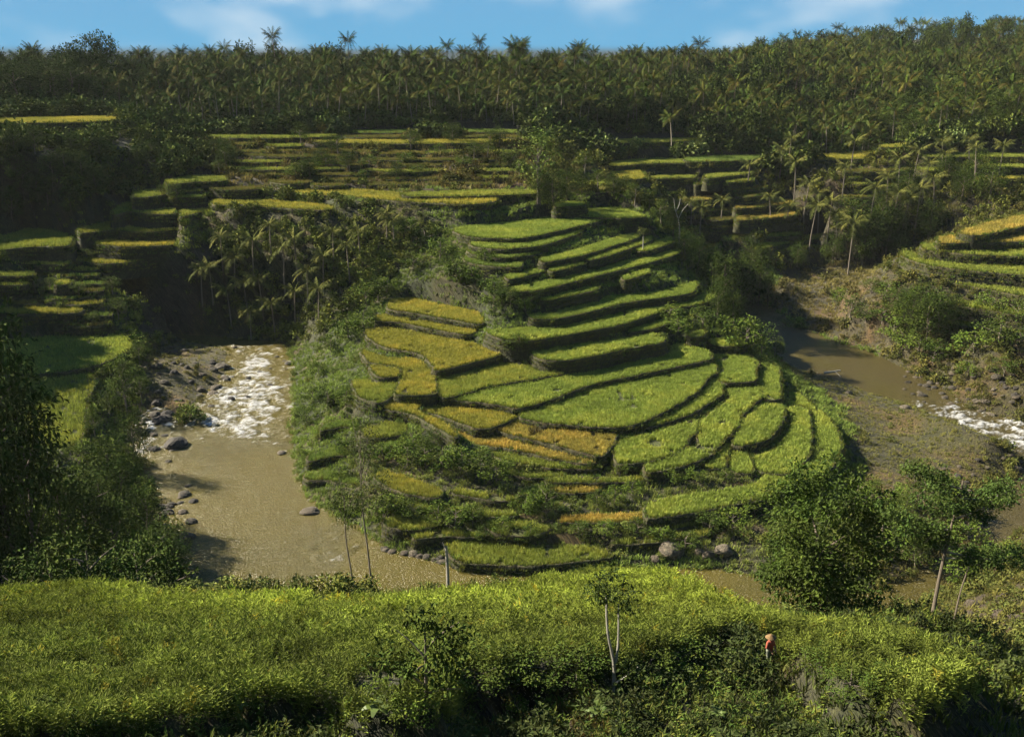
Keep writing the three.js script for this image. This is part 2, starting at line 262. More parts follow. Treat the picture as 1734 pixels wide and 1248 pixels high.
for (const [list, near] of [[spur, true], [outer, false]]) for (const [pix, Y, tone, label] of list) {
  const g = Y - (near ? 0.5 : 0.4), ring = smoothRing(map(pix, Y), near ? 0.9 : 1.6, near ? 0.3 : 0.4, rngOf(paddies.length + 31));
  const P = poly(ring); P.Y = Y; P.g = g; P.tone = tone; P.label = label; P.near = near;
  paddies.push(P);
}

// ---------------------------------------------------------------- the river's outline
const riverPix = [
  [[395, 590], [480, 597], [492, 640], [488, 720], [495, 800], [520, 845], [580, 885], [640, 925], [700, 945], [760, 958], [850, 972], [950, 978], [1050, 972], [1150, 965], [1250, 970], [1350, 1000], [1450, 1010], [1540, 985], [1610, 925], [1660, 868], [1690, 830], [1734, 802], [1800, 770], [1900, 745], [2000, 800], [1900, 890], [1740, 892], [1670, 940], [1590, 1010], [1400, 1060], [1200, 1030], [1000, 1020], [850, 1030], [700, 1040], [500, 1045], [350, 1030], [320, 975], [290, 930], [260, 880], [255, 820], [232, 775], [212, 750], [232, 705], [268, 692], [330, 722], [345, 670], [385, 640]],
  [[1225, 490], [1262, 492], [1300, 518], [1340, 543], [1400, 573], [1480, 600], [1560, 640], [1600, 660], [1640, 690], [1734, 716], [1900, 735], [1900, 790], [1734, 778], [1660, 745], [1600, 715], [1550, 688], [1480, 664], [1420, 644], [1380, 632], [1330, 612], [1300, 582], [1270, 555], [1240, 520]],
  [[395, 592], [482, 600], [474, 582], [400, 574], [300, 566], [200, 562], [-200, 556], [-200, 566], [200, 569], [330, 578]],
];
const river = riverPix.map((p) => poly(smoothRing(map(p, 0), 2.5, 0.5)));
const inRiver = (x, z) => river.some((P) => inside(P, x, z));
const riverGap = (x, z, most) => { let m = most; for (const P of river) m = Math.min(m, edgeDist(P, x, z, most)); return m; };

// ---------------------------------------------------------------- the crop field in front: a sloping terrace
const fieldY = (x, z) => 29.2 - 0.376 * (-z - 44.3) + 0.5 * Math.sin(x * 0.09) * 0.6;
function onField(px, py, up) { const r = ray(px, py); let t = 20; for (let k = 0; k < 400; k++) { if (CAM_Y + r[1] * t < fieldY(r[0] * t, r[2] * t) + up) break; t += 0.2; } return [r[0] * t, r[2] * t]; }
const field = poly(smoothRing([[-260, 985], [0, 992], [100, 987], [200, 991], [330, 1002], [500, 1010], [700, 1005], [850, 987], [960, 962], [1040, 957], [1150, 967], [1210, 987], [1270, 1022], [1400, 1042], [1500, 1052], [1580, 1072], [1650, 1117], [1655, 1140], [1560, 1165], [1450, 1135], [1350, 1078], [1260, 1045], [1150, 1075], [1050, 1098], [950, 1102], [850, 1112], [780, 1135], [740, 1185], [640, 1190], [560, 1165], [450, 1160], [330, 1185], [230, 1196], [120, 1212], [0, 1222], [-300, 1240]].map(([a, b]) => onField(a, b, 0.95)), 1.2, 0.3));

// ---------------------------------------------------------------- the lie of the land: a thin-plate surface through surveyed points
const ctrl = [];
const C = (px, py, Y) => { const w = at(px, py, Y); ctrl.push([w[0], w[2], Y]); };
const D = (px, d, Y) => { const w = far(px, d, Y); ctrl.push([w[0], w[2], Y]); };
const W = (x, d, Y) => ctrl.push([x, -d, Y]);
for (const x of [-150, -70, -25, 0, 25, 70, 150]) { W(x, -60, 95); W(x, 0, 55 + Math.abs(x) * 0.02); W(x, 14, 43); W(x, 28, 33.2 + Math.abs(x) * 0.02); }
for (const x of [-45, -25, -10, 5]) { W(x, 36, 30.8); W(x, 44, 29.3); W(x, 52, 26.3); W(x, 60, 23.3); W(x, 74, 11); W(x, 88, 2); }
W(-8, 41, 28.7); W(0, 41.5, 28.5); W(8, 42, 28.7); W(12, 44, 28.5); W(18, 43, 28.7); W(2, 36, 29.6); W(14, 36, 30.2);
for (const x of [14, 26]) { W(x, 48, 27.2); W(x, 56, 23.5); W(x, 68, 13); W(x, 82, 3); }
W(30, 36, 30.8); W(27, 41, 29.4); W(32, 43, 27.8); W(40, 44, 26); W(45, 30, 33); W(60, 40, 30); W(90, 50, 36); W(90, 90, 14); W(130, 110, 24);
for (const c of [[1650, 1000, 3], [1734, 1000, 6], [1700, 1100, 14], [1734, 1200, 24], [1600, 1060, 9], [1560, 990, 1.5],
  [100, 900, 5], [200, 850, 3], [30, 800, 7], [0, 700, 7], [-150, 700, 14], [-150, 800, 18], [-150, 580, 14], [0, 600, 7.5], [0, 800, 9], [200, 640, 3.4], [180, 740, 3], [250, 700, 1.2], [120, 980, 6], [-100, 950, 16], [200, 960, 3],
  [260, 600, 1.4], [350, 600, 1.0], [300, 690, 0.7], [360, 640, 0.8], [240, 740, 0.6],
  [0, 550, 8], [100, 550, 7.6], [200, 552, 5.5], [0, 500, 11.6], [100, 500, 11.8], [190, 500, 9.5], [180, 460, 13], [215, 552, 2.5], [250, 552, 1.6], [330, 556, 1.6], [250, 462, 12.4], [300, 440, 14.8], [335, 400, 19.3], [345, 372, 22.2],
  [100, 370, 22.6], [0, 380, 22], [200, 340, 26], [330, 320, 28.5], [300, 290, 30.5], [100, 300, 31], [0, 300, 31], [50, 345, 26.5], [180, 250, 35.5], [50, 240, 36.5], [-200, 300, 34], [-200, 400, 26],
  [360, 560, 2], [450, 568, 2], [380, 500, 8], [480, 500, 8.5], [400, 450, 13], [500, 450, 13.5], [600, 450, 15.5], [400, 370, 23], [550, 370, 23.2], [660, 400, 20.5], [720, 360, 24], [600, 520, 9.5], [540, 560, 5.5], [520, 600, 2.6], [560, 640, 4], [545, 750, 2], [560, 820, 1.2], [600, 600, 6.8], [580, 560, 7.5],
  [500, 640, 0.9], [497, 740, 0.6], [512, 820, 0.6], [580, 865, 0.6], [650, 915, 0.8], [750, 945, 0.8], [850, 955, 0.9], [960, 955, 1.2], [1050, 950, 1.6], [1200, 935, 1.6], [1250, 890, 2.0], [1350, 845, 1.5], [1440, 790, 0.9], [1434, 700, 0.9], [1350, 632, 1.2], [1310, 596, 1.5], [1275, 548, 2.5], [1240, 480, 6], [1205, 440, 10], [1165, 395, 15.5], [1125, 365, 20.5],
  [820, 500, 15.5], [830, 470, 17.5], [770, 460, 17.5], [760, 400, 21.5], [700, 440, 17.5], [640, 490, 12.5], [700, 480, 14.5], [800, 860, 2.6], [870, 870, 2.6], [780, 800, 4], [850, 810, 4], [700, 760, 4.5], [620, 770, 3], [760, 905, 1.5], [900, 905, 1.8], [1030, 905, 2.0], [1150, 890, 2.2],
  [1310, 500, 3.5], [1330, 465, 4.5], [1300, 442, 6.4], [1400, 480, 4.5], [1480, 520, 4.5], [1450, 565, 2], [1390, 545, 2.2],
  [1450, 690, 0.9], [1500, 790, 0.9], [1550, 860, 0.9], [1460, 830, 1.0], [1560, 740, 0.8],
  [1600, 610, 3], [1700, 610, 6.5], [1734, 560, 10], [1600, 530, 8], [1520, 480, 9.5], [1490, 462, 8], [1560, 545, 5], [1734, 660, 3], [1900, 620, 14], [1900, 400, 32], [1900, 500, 22],
  [1240, 432, 7.6], [1200, 384, 14], [1250, 320, 22], [1360, 340, 19], [1400, 380, 14], [1460, 420, 8.5], [1600, 340, 19.5], [1500, 400, 11], [1700, 330, 21.5], [1430, 320, 21.5], [1550, 300, 24.5],
  [600, 300, 28.8], [800, 300, 28.8], [420, 300, 29], [600, 265, 32], [800, 265, 32], [400, 260, 32.6], [940, 305, 28], [1000, 260, 30.2], [900, 350, 25.6], [1030, 335, 26]]) C(...c);
for (const px of [250, 500, 750, 950]) { { const k = px < 600 ? -0.6 : 0; D(px, 305, 37); D(px, 350, 40.5 - k); D(px, 400, 43.4 - k); } D(px, 470, 45); D(px, 640, 36); }
for (const px of [-250, 20]) { D(px, 300, 40.8); D(px, 350, 43); D(px, 420, 43); D(px, 600, 36); }
for (const [px, a] of [[1150, [34, 39, 46, 44, 40]], [1400, [33.5, 38, 48, 57, 60]], [1734, [33.5, 39, 48, 64, 64]], [2100, [36, 44, 56, 74, 80]]]) [290, 370, 470, 680, 850].forEach((d, i) => D(px, d, a[i]));
for (const x of [-1500, -500, 0, 500, 1500]) { W(x, 1300, 2); W(x, 2600, -60); }
for (const s of [-1, 1]) { W(s * 260, 120, 60); W(s * 260, 220, 55); W(s * 400, 400, 60); W(s * 260, 0, 85); }
for (const P of paddies) { // the banks stand on this surface
  ctrl.push([P.cx, P.cz, P.g - 0.35]);
  const n = P.p.length; let a = 0, b = 0;
  P.p.forEach((q, i) => { if (q[0] < P.p[a][0]) a = i; if (q[0] > P.p[b][0]) b = i; });
  if (P.x1 - P.x0 > 8) for (const i of [a, b]) ctrl.push([lerp(P.p[i][0], P.cx, 0.15), lerp(P.p[i][1], P.cz, 0.15), P.g - 0.35]);
}
function tps(points, lambda) {
  const S = 100, n = points.length, m = n + 3, M = Array.from({ length: m }, () => new Float64Array(m + 1));
  const K = (r2) => r2 > 1e-12 ? r2 * Math.log(r2) : 0;
  for (let i = 0; i < n; i++) {
    for (let j = 0; j < n; j++) { const dx = (points[i][0] - points[j][0]) / S, dz = (points[i][1] - points[j][1]) / S; M[i][j] = K(dx * dx + dz * dz); }
    M[i][i] += lambda; M[i][n] = M[n][i] = 1; M[i][n + 1] = M[n + 1][i] = points[i][0] / S; M[i][n + 2] = M[n + 2][i] = points[i][1] / S; M[i][m] = points[i][2];
  }
  for (let c = 0; c < m; c++) {
    let p = c; for (let r = c + 1; r < m; r++) if (Math.abs(M[r][c]) > Math.abs(M[p][c])) p = r;
    [M[c], M[p]] = [M[p], M[c]];
    for (let r = c + 1; r < m; r++) { const f = M[r][c] / M[c][c]; if (f) for (let k = c; k <= m; k++) M[r][k] -= f * M[c][k]; }
  }
  const w = new Float64Array(m);
  for (let r = m - 1; r >= 0; r--) { let s = M[r][m]; for (let k = r + 1; k < m; k++) s -= M[r][k] * w[k]; w[r] = s / M[r][r]; }
  return (x, z) => { x /= S; z /= S; let s = w[n] + w[n + 1] * x + w[n + 2] * z; for (let i = 0; i < n; i++) { const dx = x - points[i][0] / S, dz = z - points[i][1] / S, r2 = dx * dx + dz * dz; if (r2 > 1e-12) s += w[i] * r2 * Math.log(r2); } return s; };
}
const base = tps(ctrl, 0.0006);
function landRaw(x, z) {
  let h = base(x, z);
  const d = -z;
  h += (fbm(x * 0.11 + 3, z * 0.11, 4) - 0.5) * (d > 60 ? 1.1 : 0.5) + (fbm(x * 0.5, z * 0.5 + 8, 2) - 0.5) * 0.35;
  if (d > 330) h += (fbm(x * 0.012, z * 0.012 + 3, 3) - 0.5) * Math.min(10, (d - 330) * 0.06);
  if (d < 300 && d > 40) { // the river bed and its banks
    const g = riverGap(x, z, 9);
    if (inRiver(x, z)) h = -0.25 - Math.min(1.2, g * 0.5);
    else if (g < 9) h = Math.max(lerp(-0.25 + g * 0.22 + 0.15 * fbm(x, z, 2), h, sstep(0.3, 7, g)), -0.25 + g * 0.16); else h = Math.max(h, 0.5);
  }
  if (d < 80) { // the step of the crop field
    const e = edgeDist(field, x, z, 3), f = fieldY(x, z);
    if (inside(field, x, z)) h = f; else if (e < 3) h = lerp(Math.min(h, f - 0.1), h, sstep(0.1, 2.2, e));
  }
  let cap = 1e9, fill = -1e9;
  for (const P of paddies) { const m = 11; if (x > P.x0 - m && x < P.x1 + m && z > P.z0 - m && z < P.z1 + m) { const e = edgeDist(P, x, z, m); if (e < m) fill = Math.max(fill, P.g - 0.4 - e * (P.near ? 1.5 : 0.85)); } }
  if (fill > h && d > 60) { const g = inRiver(x, z) ? 0 : riverGap(x, z, 4); h = lerp(h, fill, sstep(0, 4, g)); }
  for (const P of paddies) { const m = 0.9; if (x > P.x0 - m && x < P.x1 + m && z > P.z0 - m && z < P.z1 + m && (inside(P, x, z) || edgeDist(P, x, z, m) < m)) cap = Math.min(cap, P.g - 0.25); }
  return Math.min(h, cap);
}
function lines(parts) { const o = []; for (const [a, b, s] of parts) { const n = Math.max(1, Math.round((b - a) / s)); for (let i = 0; i < n; i++) o.push(a + (b - a) * i / n); } o.push(parts[parts.length - 1][1]); return o; }
const gx = lines([[-2600, -900, 170], [-900, -350, 45], [-350, -170, 9], [-170, -105, 3], [-105, 105, 1.15], [105, 170, 3], [170, 350, 9], [350, 900, 45], [900, 2600, 170]]);
const gd = lines([[-400, -60, 60], [-60, 24, 6], [24, 62, 0.8], [62, 95, 1.6], [95, 235, 1.0], [235, 310, 1.8], [310, 480, 5], [480, 900, 14], [900, 3000, 130]]);
const NX = gx.length, NZ = gd.length, hgt = new Float32Array(NX * NZ);
for (let j = 0; j < NZ; j++) for (let i = 0; i < NX; i++) hgt[j * NX + i] = landRaw(gx[i], -gd[j]);
const cell = (a, v) => { let lo = 0, hi = a.length - 2; while (lo < hi) { const m = (lo + hi + 1) >> 1; if (a[m] <= v) lo = m; else hi = m - 1; } return lo; };
function land(x, z) { const i = cell(gx, x), j = cell(gd, -z), u = clamp((x - gx[i]) / (gx[i + 1] - gx[i]), 0, 1), v = clamp((-z - gd[j]) / (gd[j + 1] - gd[j]), 0, 1), k = j * NX + i; return lerp(lerp(hgt[k], hgt[k + 1], u), lerp(hgt[k + NX], hgt[k + NX + 1], u), v); }
function ground(px, py) { const r = ray(px, py); let t = 15; for (; t < 1500; t += t < 150 ? 0.4 : 0.8) if (CAM_Y + r[1] * t < land(r[0] * t, r[2] * t)) break; const x = r[0] * t, z = r[2] * t; return [x, land(x, z), z]; }
const inPaddy = (x, z, m = 0) => { for (const P of paddies) if (inside(P, x, z) || (m && edgeDist(P, x, z, m) < m)) return P; return null; };

// ---------------------------------------------------------------- helpers for things
const taken = {};
function numbered(n) { if (!(n in taken)) { taken[n] = 0; return n; } taken[n]++; return n + '_' + String(taken[n]).padStart(3, '0'); }
function mesh(name, geo, mat, parent) { const m = new THREE.Mesh(geo, mat); m.name = name; m.castShadow = m.receiveShadow = true; parent.add(m); return m; }
function tag(o, label, category, group, kind) { o.userData.label = label; o.userData.category = category; if (group) o.userData.group = group; if (kind) o.userData.kind = kind; return o; }
function thing(name, label, category, pos, group, kind) { const o = new THREE.Group(); o.name = numbered(name); o.position.set(...pos); scene.add(o); return tag(o, label, category, group, kind); }
function copy(src, label, group) { const c = src.clone(); c.name = numbered(src.name.replace(/_\d{3}$/, '')); c.userData = { ...src.userData }; if (label) c.userData.label = label; if (group) c.userData.group = group; return c; }
function stuff(name, geo, mat, placed, parent, label, category) { // placed: [x, y, z, scale, turn, colour, (stretch y), (tilt)]
  const im = new THREE.InstancedMesh(geo, mat, placed.length), m4 = new THREE.Matrix4(), q = new THREE.Quaternion(), e = new THREE.Euler(), c = new THREE.Color();
  placed.forEach((p, i) => {
    e.set(p[7] || 0, p[4], (p[7] || 0) * 0.6, 'YXZ'); q.setFromEuler(e);
    m4.compose(new THREE.Vector3(p[0], p[1], p[2]), q, new THREE.Vector3(p[3], p[3] * (p[6] || 1), p[3]));
    im.setMatrixAt(i, m4); c.setRGB(p[5][0], p[5][1], p[5][2]); im.setColorAt(i, c);
  });
  im.name = name; im.castShadow = im.receiveShadow = true; im.userData.kind = 'stuff';
  if (label) { im.userData.label = label; im.userData.category = category; }
  parent.add(im); return im;
}
class Geo {
  constructor() { this.v = []; this.c = []; }
  tri(a, b, c, col) { this.v.push(...a, ...b, ...c); for (let k = 0; k < 3; k++) this.c.push(...col); }
  quad(a, b, c, d, col) { this.tri(a, b, c, col); this.tri(a, c, d, col); }
  build() { const g = new THREE.BufferGeometry(); g.setAttribute('position', new THREE.Float32BufferAttribute(this.v, 3)); g.setAttribute('color', new THREE.Float32BufferAttribute(this.c, 3)); return g; }
}
function noiseTexture(size, fn, srgb = true) {
  const d = new Uint8Array(size * size * 4);
  for (let j = 0; j < size; j++) for (let i = 0; i < size; i++) { const c = fn(i / size, j / size), k = (j * size + i) * 4; d[k] = clamp(c[0] * 255, 0, 255); d[k + 1] = clamp(c[1] * 255, 0, 255); d[k + 2] = clamp(c[2] * 255, 0, 255); d[k + 3] = 255; }
  const t = new THREE.DataTexture(d, size, size); t.wrapS = t.wrapT = THREE.RepeatWrapping; t.magFilter = THREE.LinearFilter; t.minFilter = THREE.LinearMipmapLinearFilter; t.generateMipmaps = true; if (srgb) t.colorSpace = THREE.SRGBColorSpace; t.needsUpdate = true; return t;
}
function tileNoise(u, v, n, seed) { const f = (x, y) => hash2(((Math.floor(x) % n) + n) % n + seed * 57, ((Math.floor(y) % n) + n) % n + seed * 131); const x = u * n, y = v * n, i = Math.floor(x), j = Math.floor(y), a = x - i, b = y - j, p = a * a * (3 - 2 * a), q = b * b * (3 - 2 * b); return lerp(lerp(f(i, j), f(i + 1, j), p), lerp(f(i, j + 1), f(i + 1, j + 1), p), q); }
const grain = noiseTexture(512, (u, v) => { const n = 0.35 * tileNoise(u, v, 24, 1) + 0.35 * tileNoise(u, v, 77, 2) + 0.3 * tileNoise(u, v, 190, 3), g = 0.62 + 0.5 * (n - 0.5) * 1.7; return [g + 0.05 * tileNoise(u, v, 40, 5), g, g - 0.06 * tileNoise(u, v, 30, 6)]; });
const relief = noiseTexture(512, (u, v) => { const n = 0.5 * tileNoise(u, v, 30, 11) + 0.3 * tileNoise(u, v, 90, 12) + 0.2 * tileNoise(u, v, 200, 13); return [n, n, n]; }, false);

const leafMat = new THREE.MeshPhysicalMaterial({ color: 0xffffff, vertexColors: true, roughness: 0.85, transmission: 0.3, thickness: 0, specularIntensity: 0.12, side: THREE.DoubleSide });
const woodLeafMat = new THREE.MeshPhysicalMaterial({ color: 0xffffff, vertexColors: true, roughness: 0.9, specularIntensity: 0.12, side: THREE.DoubleSide });
const glossLeafMat = new THREE.MeshPhysicalMaterial({ color: 0xffffff, vertexColors: true, roughness: 0.5, transmission: 0.22, thickness: 0, specularIntensity: 0.5, side: THREE.DoubleSide });
const barkMat = new THREE.MeshStandardMaterial({ color: new THREE.Color().setRGB(0.16, 0.13, 0.095), roughness: 0.95, bumpMap: relief, bumpScale: 0.03 });
const paleBarkMat = new THREE.MeshStandardMaterial({ color: new THREE.Color().setRGB(0.24, 0.225, 0.18), roughness: 0.9, bumpMap: relief, bumpScale: 0.02 });
const darkBarkMat = new THREE.MeshStandardMaterial({ color: new THREE.Color().setRGB(0.12, 0.095, 0.065), roughness: 0.95, bumpMap: relief, bumpScale: 0.03 });

// ---------------------------------------------------------------- the ground
const zoneOf = (() => {
  const z = (name, pts) => ({ name, P: poly(pts) });
  const Z = [
    z('gravel', [[215, 690], [240, 566], [400, 572], [405, 640], [345, 700], [320, 728], [270, 700], [215, 770]]),
    z('flat', [[1290, 600], [1430, 635], [1560, 690], [1660, 745], [1700, 790], [1640, 830], [1600, 900], [1500, 980], [1420, 900], [1400, 850], [1440, 800], [1440, 740], [1420, 690], [1350, 640]]),
    z('meadow', [[1290, 520], [1320, 470], [1400, 440], [1480, 455], [1520, 520], [1560, 620], [1480, 600], [1380, 570]]),
    z('rbank', [[1440, 470], [1800, 330], [1800, 720], [1640, 690], [1560, 640], [1490, 590]]),
    z('rlow', [[1500, 960], [1560, 880], [1640, 840], [1800, 780], [1800, 1180], [1660, 1110], [1560, 1060], [1500, 1040]]),
    z('brown', [[340, 318], [330, 226], [560, 215], [900, 225], [905, 322], [700, 325], [520, 315]]),
    z('ldark', [[-300, 210], [210, 205], [330, 250], [280, 310], [190, 345], [110, 385], [-300, 395]]),
    z('lstair', [[-300, 390], [110, 385], [200, 340], [340, 295], [360, 350], [330, 400], [215, 560], [-300, 570]]),
    z('cliff', [[215, 562], [218, 470], [270, 440], [350, 390], [370, 450], [330, 562]]),
    z('palms', [[340, 330], [560, 345], [680, 345], [740, 400], [640, 490], [560, 560], [520, 600], [430, 588], [330, 562]]),
    z('rvalley', [[1040, 260], [1560, 245], [1800, 245], [1800, 345], [1480, 455], [1330, 470], [1250, 440], [1140, 380], [1020, 320]]),
    z('lbank', [[-400, 560], [230, 562], [215, 770], [260, 880], [320, 990], [-400, 1000]]),
    z('toe', [[600, 760], [900, 780], [1100, 800], [1350, 815], [1500, 980], [700, 960], [560, 860]]),
  ];
  return (x, y, zz) => {
    const d = -zz;
    if (d < 85) { if (inside(field, x, zz)) return 'field'; return d < 50 + Math.abs(x) * 0.02 ? 'gully' : (proj(x, y, zz)[0] > 1500 ? 'rlow' : 'nearbank'); }
    if (d > 296) return 'grove';
    const [a, b] = proj(x, y, zz);
    for (const q of Z) if (inside(q.P, a, b)) return q.name;
    if (a < 340) return 'ldark'; if (a > 1480) return 'rbank'; if (b < 330) return 'rvalley';
    return 'spur';
  };
})();
const soil = { field: [0.075, 0.085, 0.02], gully: [0.07, 0.07, 0.022], nearbank: [0.07, 0.08, 0.025], gravel: [0.15, 0.135, 0.04], flat: [0.10, 0.095, 0.018], meadow: [0.112, 0.098, 0.04], rbank: [0.09, 0.085, 0.025], rlow: [0.12, 0.09, 0.034], brown: [0.095, 0.075, 0.026], ldark: [0.07, 0.08, 0.02], lstair: [0.085, 0.105, 0.022], cliff: [0.085, 0.075, 0.04], palms: [0.075, 0.085, 0.022], rvalley: [0.09, 0.08, 0.03], lbank: [0.075, 0.09, 0.02], toe: [0.09, 0.095, 0.026], spur: [0.075, 0.10, 0.026], grove: [0.06, 0.07, 0.025] };
{
  const pos = new Float32Array(NX * NZ * 3), col = new Float32Array(NX * NZ * 3), uv = new Float32Array(NX * NZ * 2), idx = [];
  for (let j = 0; j < NZ; j++) for (let i = 0; i < NX; i++) {
    const k = j * NX + i, x = gx[i], z = -gd[j], y = hgt[k];
    pos.set([x, y, z], k * 3); uv.set([(x + 0.75 * y) / 6, (z + 0.75 * y) / 6], k * 2);
    let c = soil[zoneOf(x, y, z)];
    const n = fbm(x * 0.16 + 11, z * 0.16, 4), n2 = fbm(x * 0.7, z * 0.7 + 50, 3);
    c = mix3(c, [c[0] * 1.5 + 0.015, c[1] * 1.15, c[2] * 0.9], sstep(0.45, 0.75, n));
    c = mix3(c, [c[0] * 0.5, c[1] * 0.62, c[2] * 0.5], sstep(0.5, 0.75, n2) * 0.8);
    col.set(c.map((v) => v * 0.95), k * 3);
    if (i < NX - 1 && j < NZ - 1) idx.push(k, k + 1, k + NX, k + 1, k + NX + 1, k + NX);
  }
  const g = new THREE.BufferGeometry();
  g.setAttribute('position', new THREE.BufferAttribute(pos, 3)); g.setAttribute('color', new THREE.BufferAttribute(col, 3)); g.setAttribute('uv', new THREE.BufferAttribute(uv, 2)); g.setIndex(idx); g.computeVertexNormals();
  const m = mesh('terrain', g, new THREE.MeshStandardMaterial({ vertexColors: true, map: grain, roughness: 1, bumpMap: relief, bumpScale: 0.25 }), scene);
  tag(m, 'valley ground of grassy slopes, earth banks and wooded ridge', 'terrain', null, 'structure');
}

// ---------------------------------------------------------------- the river: muddy water, broken white in the rapids
const foamZones = [[[392, 588], [484, 594], [494, 640], [490, 725], [460, 748], [400, 746], [318, 742], [345, 680], [388, 640]], [[1545, 676], [1620, 682], [1734, 712], [1800, 730], [1800, 795], [1734, 776], [1670, 750], [1590, 712]], [[222, 715], [262, 696], [285, 720], [275, 765], [215, 775]], [[590, 915], [560, 915], [540, 935], [575, 940]]].map((p) => poly(map(p, 0)));
{
  const S = 0.34, key = new Map(), v = [], c = [], uv = [], idx = [];
  const X0 = -90, X1 = 190, Z0 = -262, Z1 = -84, mask = (x, z) => inRiver(x, z) || riverGap(x, z, 2.2) < 2.0;
  const B = 2.4, coarse = new Map();
  const near = (x, z) => { const k = Math.floor(x / B) * 4096 + Math.floor(z / B); if (!coarse.has(k)) { const cx = (Math.floor(x / B) + 0.5) * B, cz = (Math.floor(z / B) + 0.5) * B; coarse.set(k, inRiver(cx, cz) || riverGap(cx, cz, 4) < 3.6); } return coarse.get(k); };
  const vert = (i, j) => {
    const k = i * 100000 + j; if (key.has(k)) return key.get(k);
    const x = X0 + i * S, z = Z0 + j * S;
    let f = 0; for (const P of foamZones) { const e = edgeDist(P, x, z, 7); f = Math.max(f, inside(P, x, z) ? 0.6 + 0.4 * sstep(0, 5, e) : 0.6 - 0.6 * sstep(0, 6, e)); }
    f *= 0.55 + 0.75 * fbm(x * 0.22 + 3, z * 0.22, 3); f = Math.min(1, f * 1.15);
    const st = fbm(x * 0.6 + z * 0.2, z * 0.75 - x * 0.15, 4), st2 = fbm(x * 1.5 + 5, z * 2.1, 3);
    const st3 = fbm(x * 2.6 + 2, z * 3.4, 2), white = 0.95 * sstep(0.47, 0.62, st * 0.42 + st2 * 0.33 + st3 * 0.25 + (f - 1) * 0.4 + 0.02) * (f > 0.02 ? 1 : 0);
    const y = (fbm(x * 0.7, z * 0.45, 3) - 0.5) * 0.10 + (fbm(x * 1.6 + 9, z * 1.1, 2) - 0.5) * 0.05 + f * ((st - 0.5) * 0.8 + (st2 - 0.5) * 0.6) * 0.8 + f * 0.08;
    const n = fbm(x * 0.12, z * 0.09 + 4, 4), m = fbm(x * 1.4, z * 0.8, 3);
    const right = sstep(20, 60, x) ;
    let w = mix3(mix3([0.084, 0.067, 0.012], [0.058, 0.046, 0.016], right), [0.06, 0.05, 0.01], sstep(0.4, 0.7, n) * 0.6 + (m - 0.5) * 0.5);
    w = mix3(w, [0.40, 0.40, 0.385], white);
    v.push(x, y, z); c.push(...w); uv.push(x / 5, z / 5);
    const id = v.length / 3 - 1; key.set(k, id); return id;
  };
  const nx = Math.floor((X1 - X0) / S), nz = Math.floor((Z1 - Z0) / S);
  for (let j = 0; j < nz; j++) for (let i = 0; i < nx; i++) { const x = X0 + (i + 0.5) * S, z = Z0 + (j + 0.5) * S; if (near(x, z)) { const a = vert(i, j), b = vert(i + 1, j), d = vert(i, j + 1), e = vert(i + 1, j + 1); idx.push(a, d, b, b, d, e); } }
  const g = new THREE.BufferGeometry(); g.setAttribute('position', new THREE.Float32BufferAttribute(v, 3)); g.setAttribute('color', new THREE.Float32BufferAttribute(c, 3)); g.setAttribute('uv', new THREE.Float32BufferAttribute(uv, 2)); g.setIndex(idx); g.computeVertexNormals();
  const m = mesh('river', g, new THREE.MeshPhysicalMaterial({ vertexColors: true, roughness: 0.2, specularIntensity: 0.45, bumpMap: relief, bumpScale: 0.16 }), scene);
  tag(m, 'muddy river looping round the spur with white rapids', 'river', null, 'structure');
}

// ---------------------------------------------------------------- leaves and plants
function blade(g, x, z, h, w, lean, dir, col, y0 = 0) { const cx = Math.cos(dir), sx = Math.sin(dir), px = -sx * w / 2, pz = cx * w / 2; const m = [x + cx * lean * 0.35, y0 + h * 0.62, z + sx * lean * 0.35], t = [x + cx * lean, y0 + h, z + sx * lean]; g.tri([x - px, y0, z - pz], [x + px, y0, z + pz], [m[0] + px, m[1], m[2] + pz], col); g.tri([m[0] + px, m[1], m[2] + pz], [m[0] - px, m[1], m[2] - pz], [x - px, y0, z - pz], col); g.tri([m[0] - px, m[1], m[2] - pz], [m[0] + px, m[1], m[2] + pz], t, col); }
function tuft(n, r, h, w, lean, seed) { const q = rngOf(seed), g = new Geo(); for (let i = 0; i < n; i++) { const a = q() * 6.283, rr = r * Math.sqrt(q()), b = 0.75 + 0.5 * q(); blade(g, Math.cos(a) * rr, Math.sin(a) * rr, h * (0.65 + 0.45 * q()), w * (0.7 + 0.6 * q()), lean * (0.4 + q()), q() * 6.283, [b, b * (0.95 + 0.1 * q()), b * 0.9]); } return g.build(); }
const riceGeo = [1, 2, 3].map((s) => tuft(11, 0.2, 0.55, 0.055, 0.16, s));
const grassGeo = [4, 5, 6].map((s) => tuft(16, 0.45, 0.6, 0.07, 0.3, s));
function leaf(g, p, dir, up, L, w, col, fold = 0.15) { // a leaf: two bent halves about its midrib
  const s = new THREE.Vector3().crossVectors(dir, up); if (s.lengthSq() < 1e-4) s.set(1, 0, 0); s.normalize(); const n = new THREE.Vector3().crossVectors(s, dir).normalize();
  const a = [p.x, p.y, p.z], m = p.clone().addScaledVector(dir, L * 0.5), t = p.clone().addScaledVector(dir, L).addScaledVector(n, -L * 0.12);
  const l = m.clone().addScaledVector(s, -w / 2).addScaledVector(n, w * fold), r = m.clone().addScaledVector(s, w / 2).addScaledVector(n, w * fold), T = [t.x, t.y, t.z];
  g.tri(a, [r.x, r.y, r.z], T, col); g.tri(a, T, [l.x, l.y, l.z], col);
}
const V = (x, y, z) => new THREE.Vector3(x, y, z);
function randDir(q) { const z = q() * 2 - 1, a = q() * 6.283, r = Math.sqrt(1 - z * z); return V(r * Math.cos(a), z, r * Math.sin(a)); }
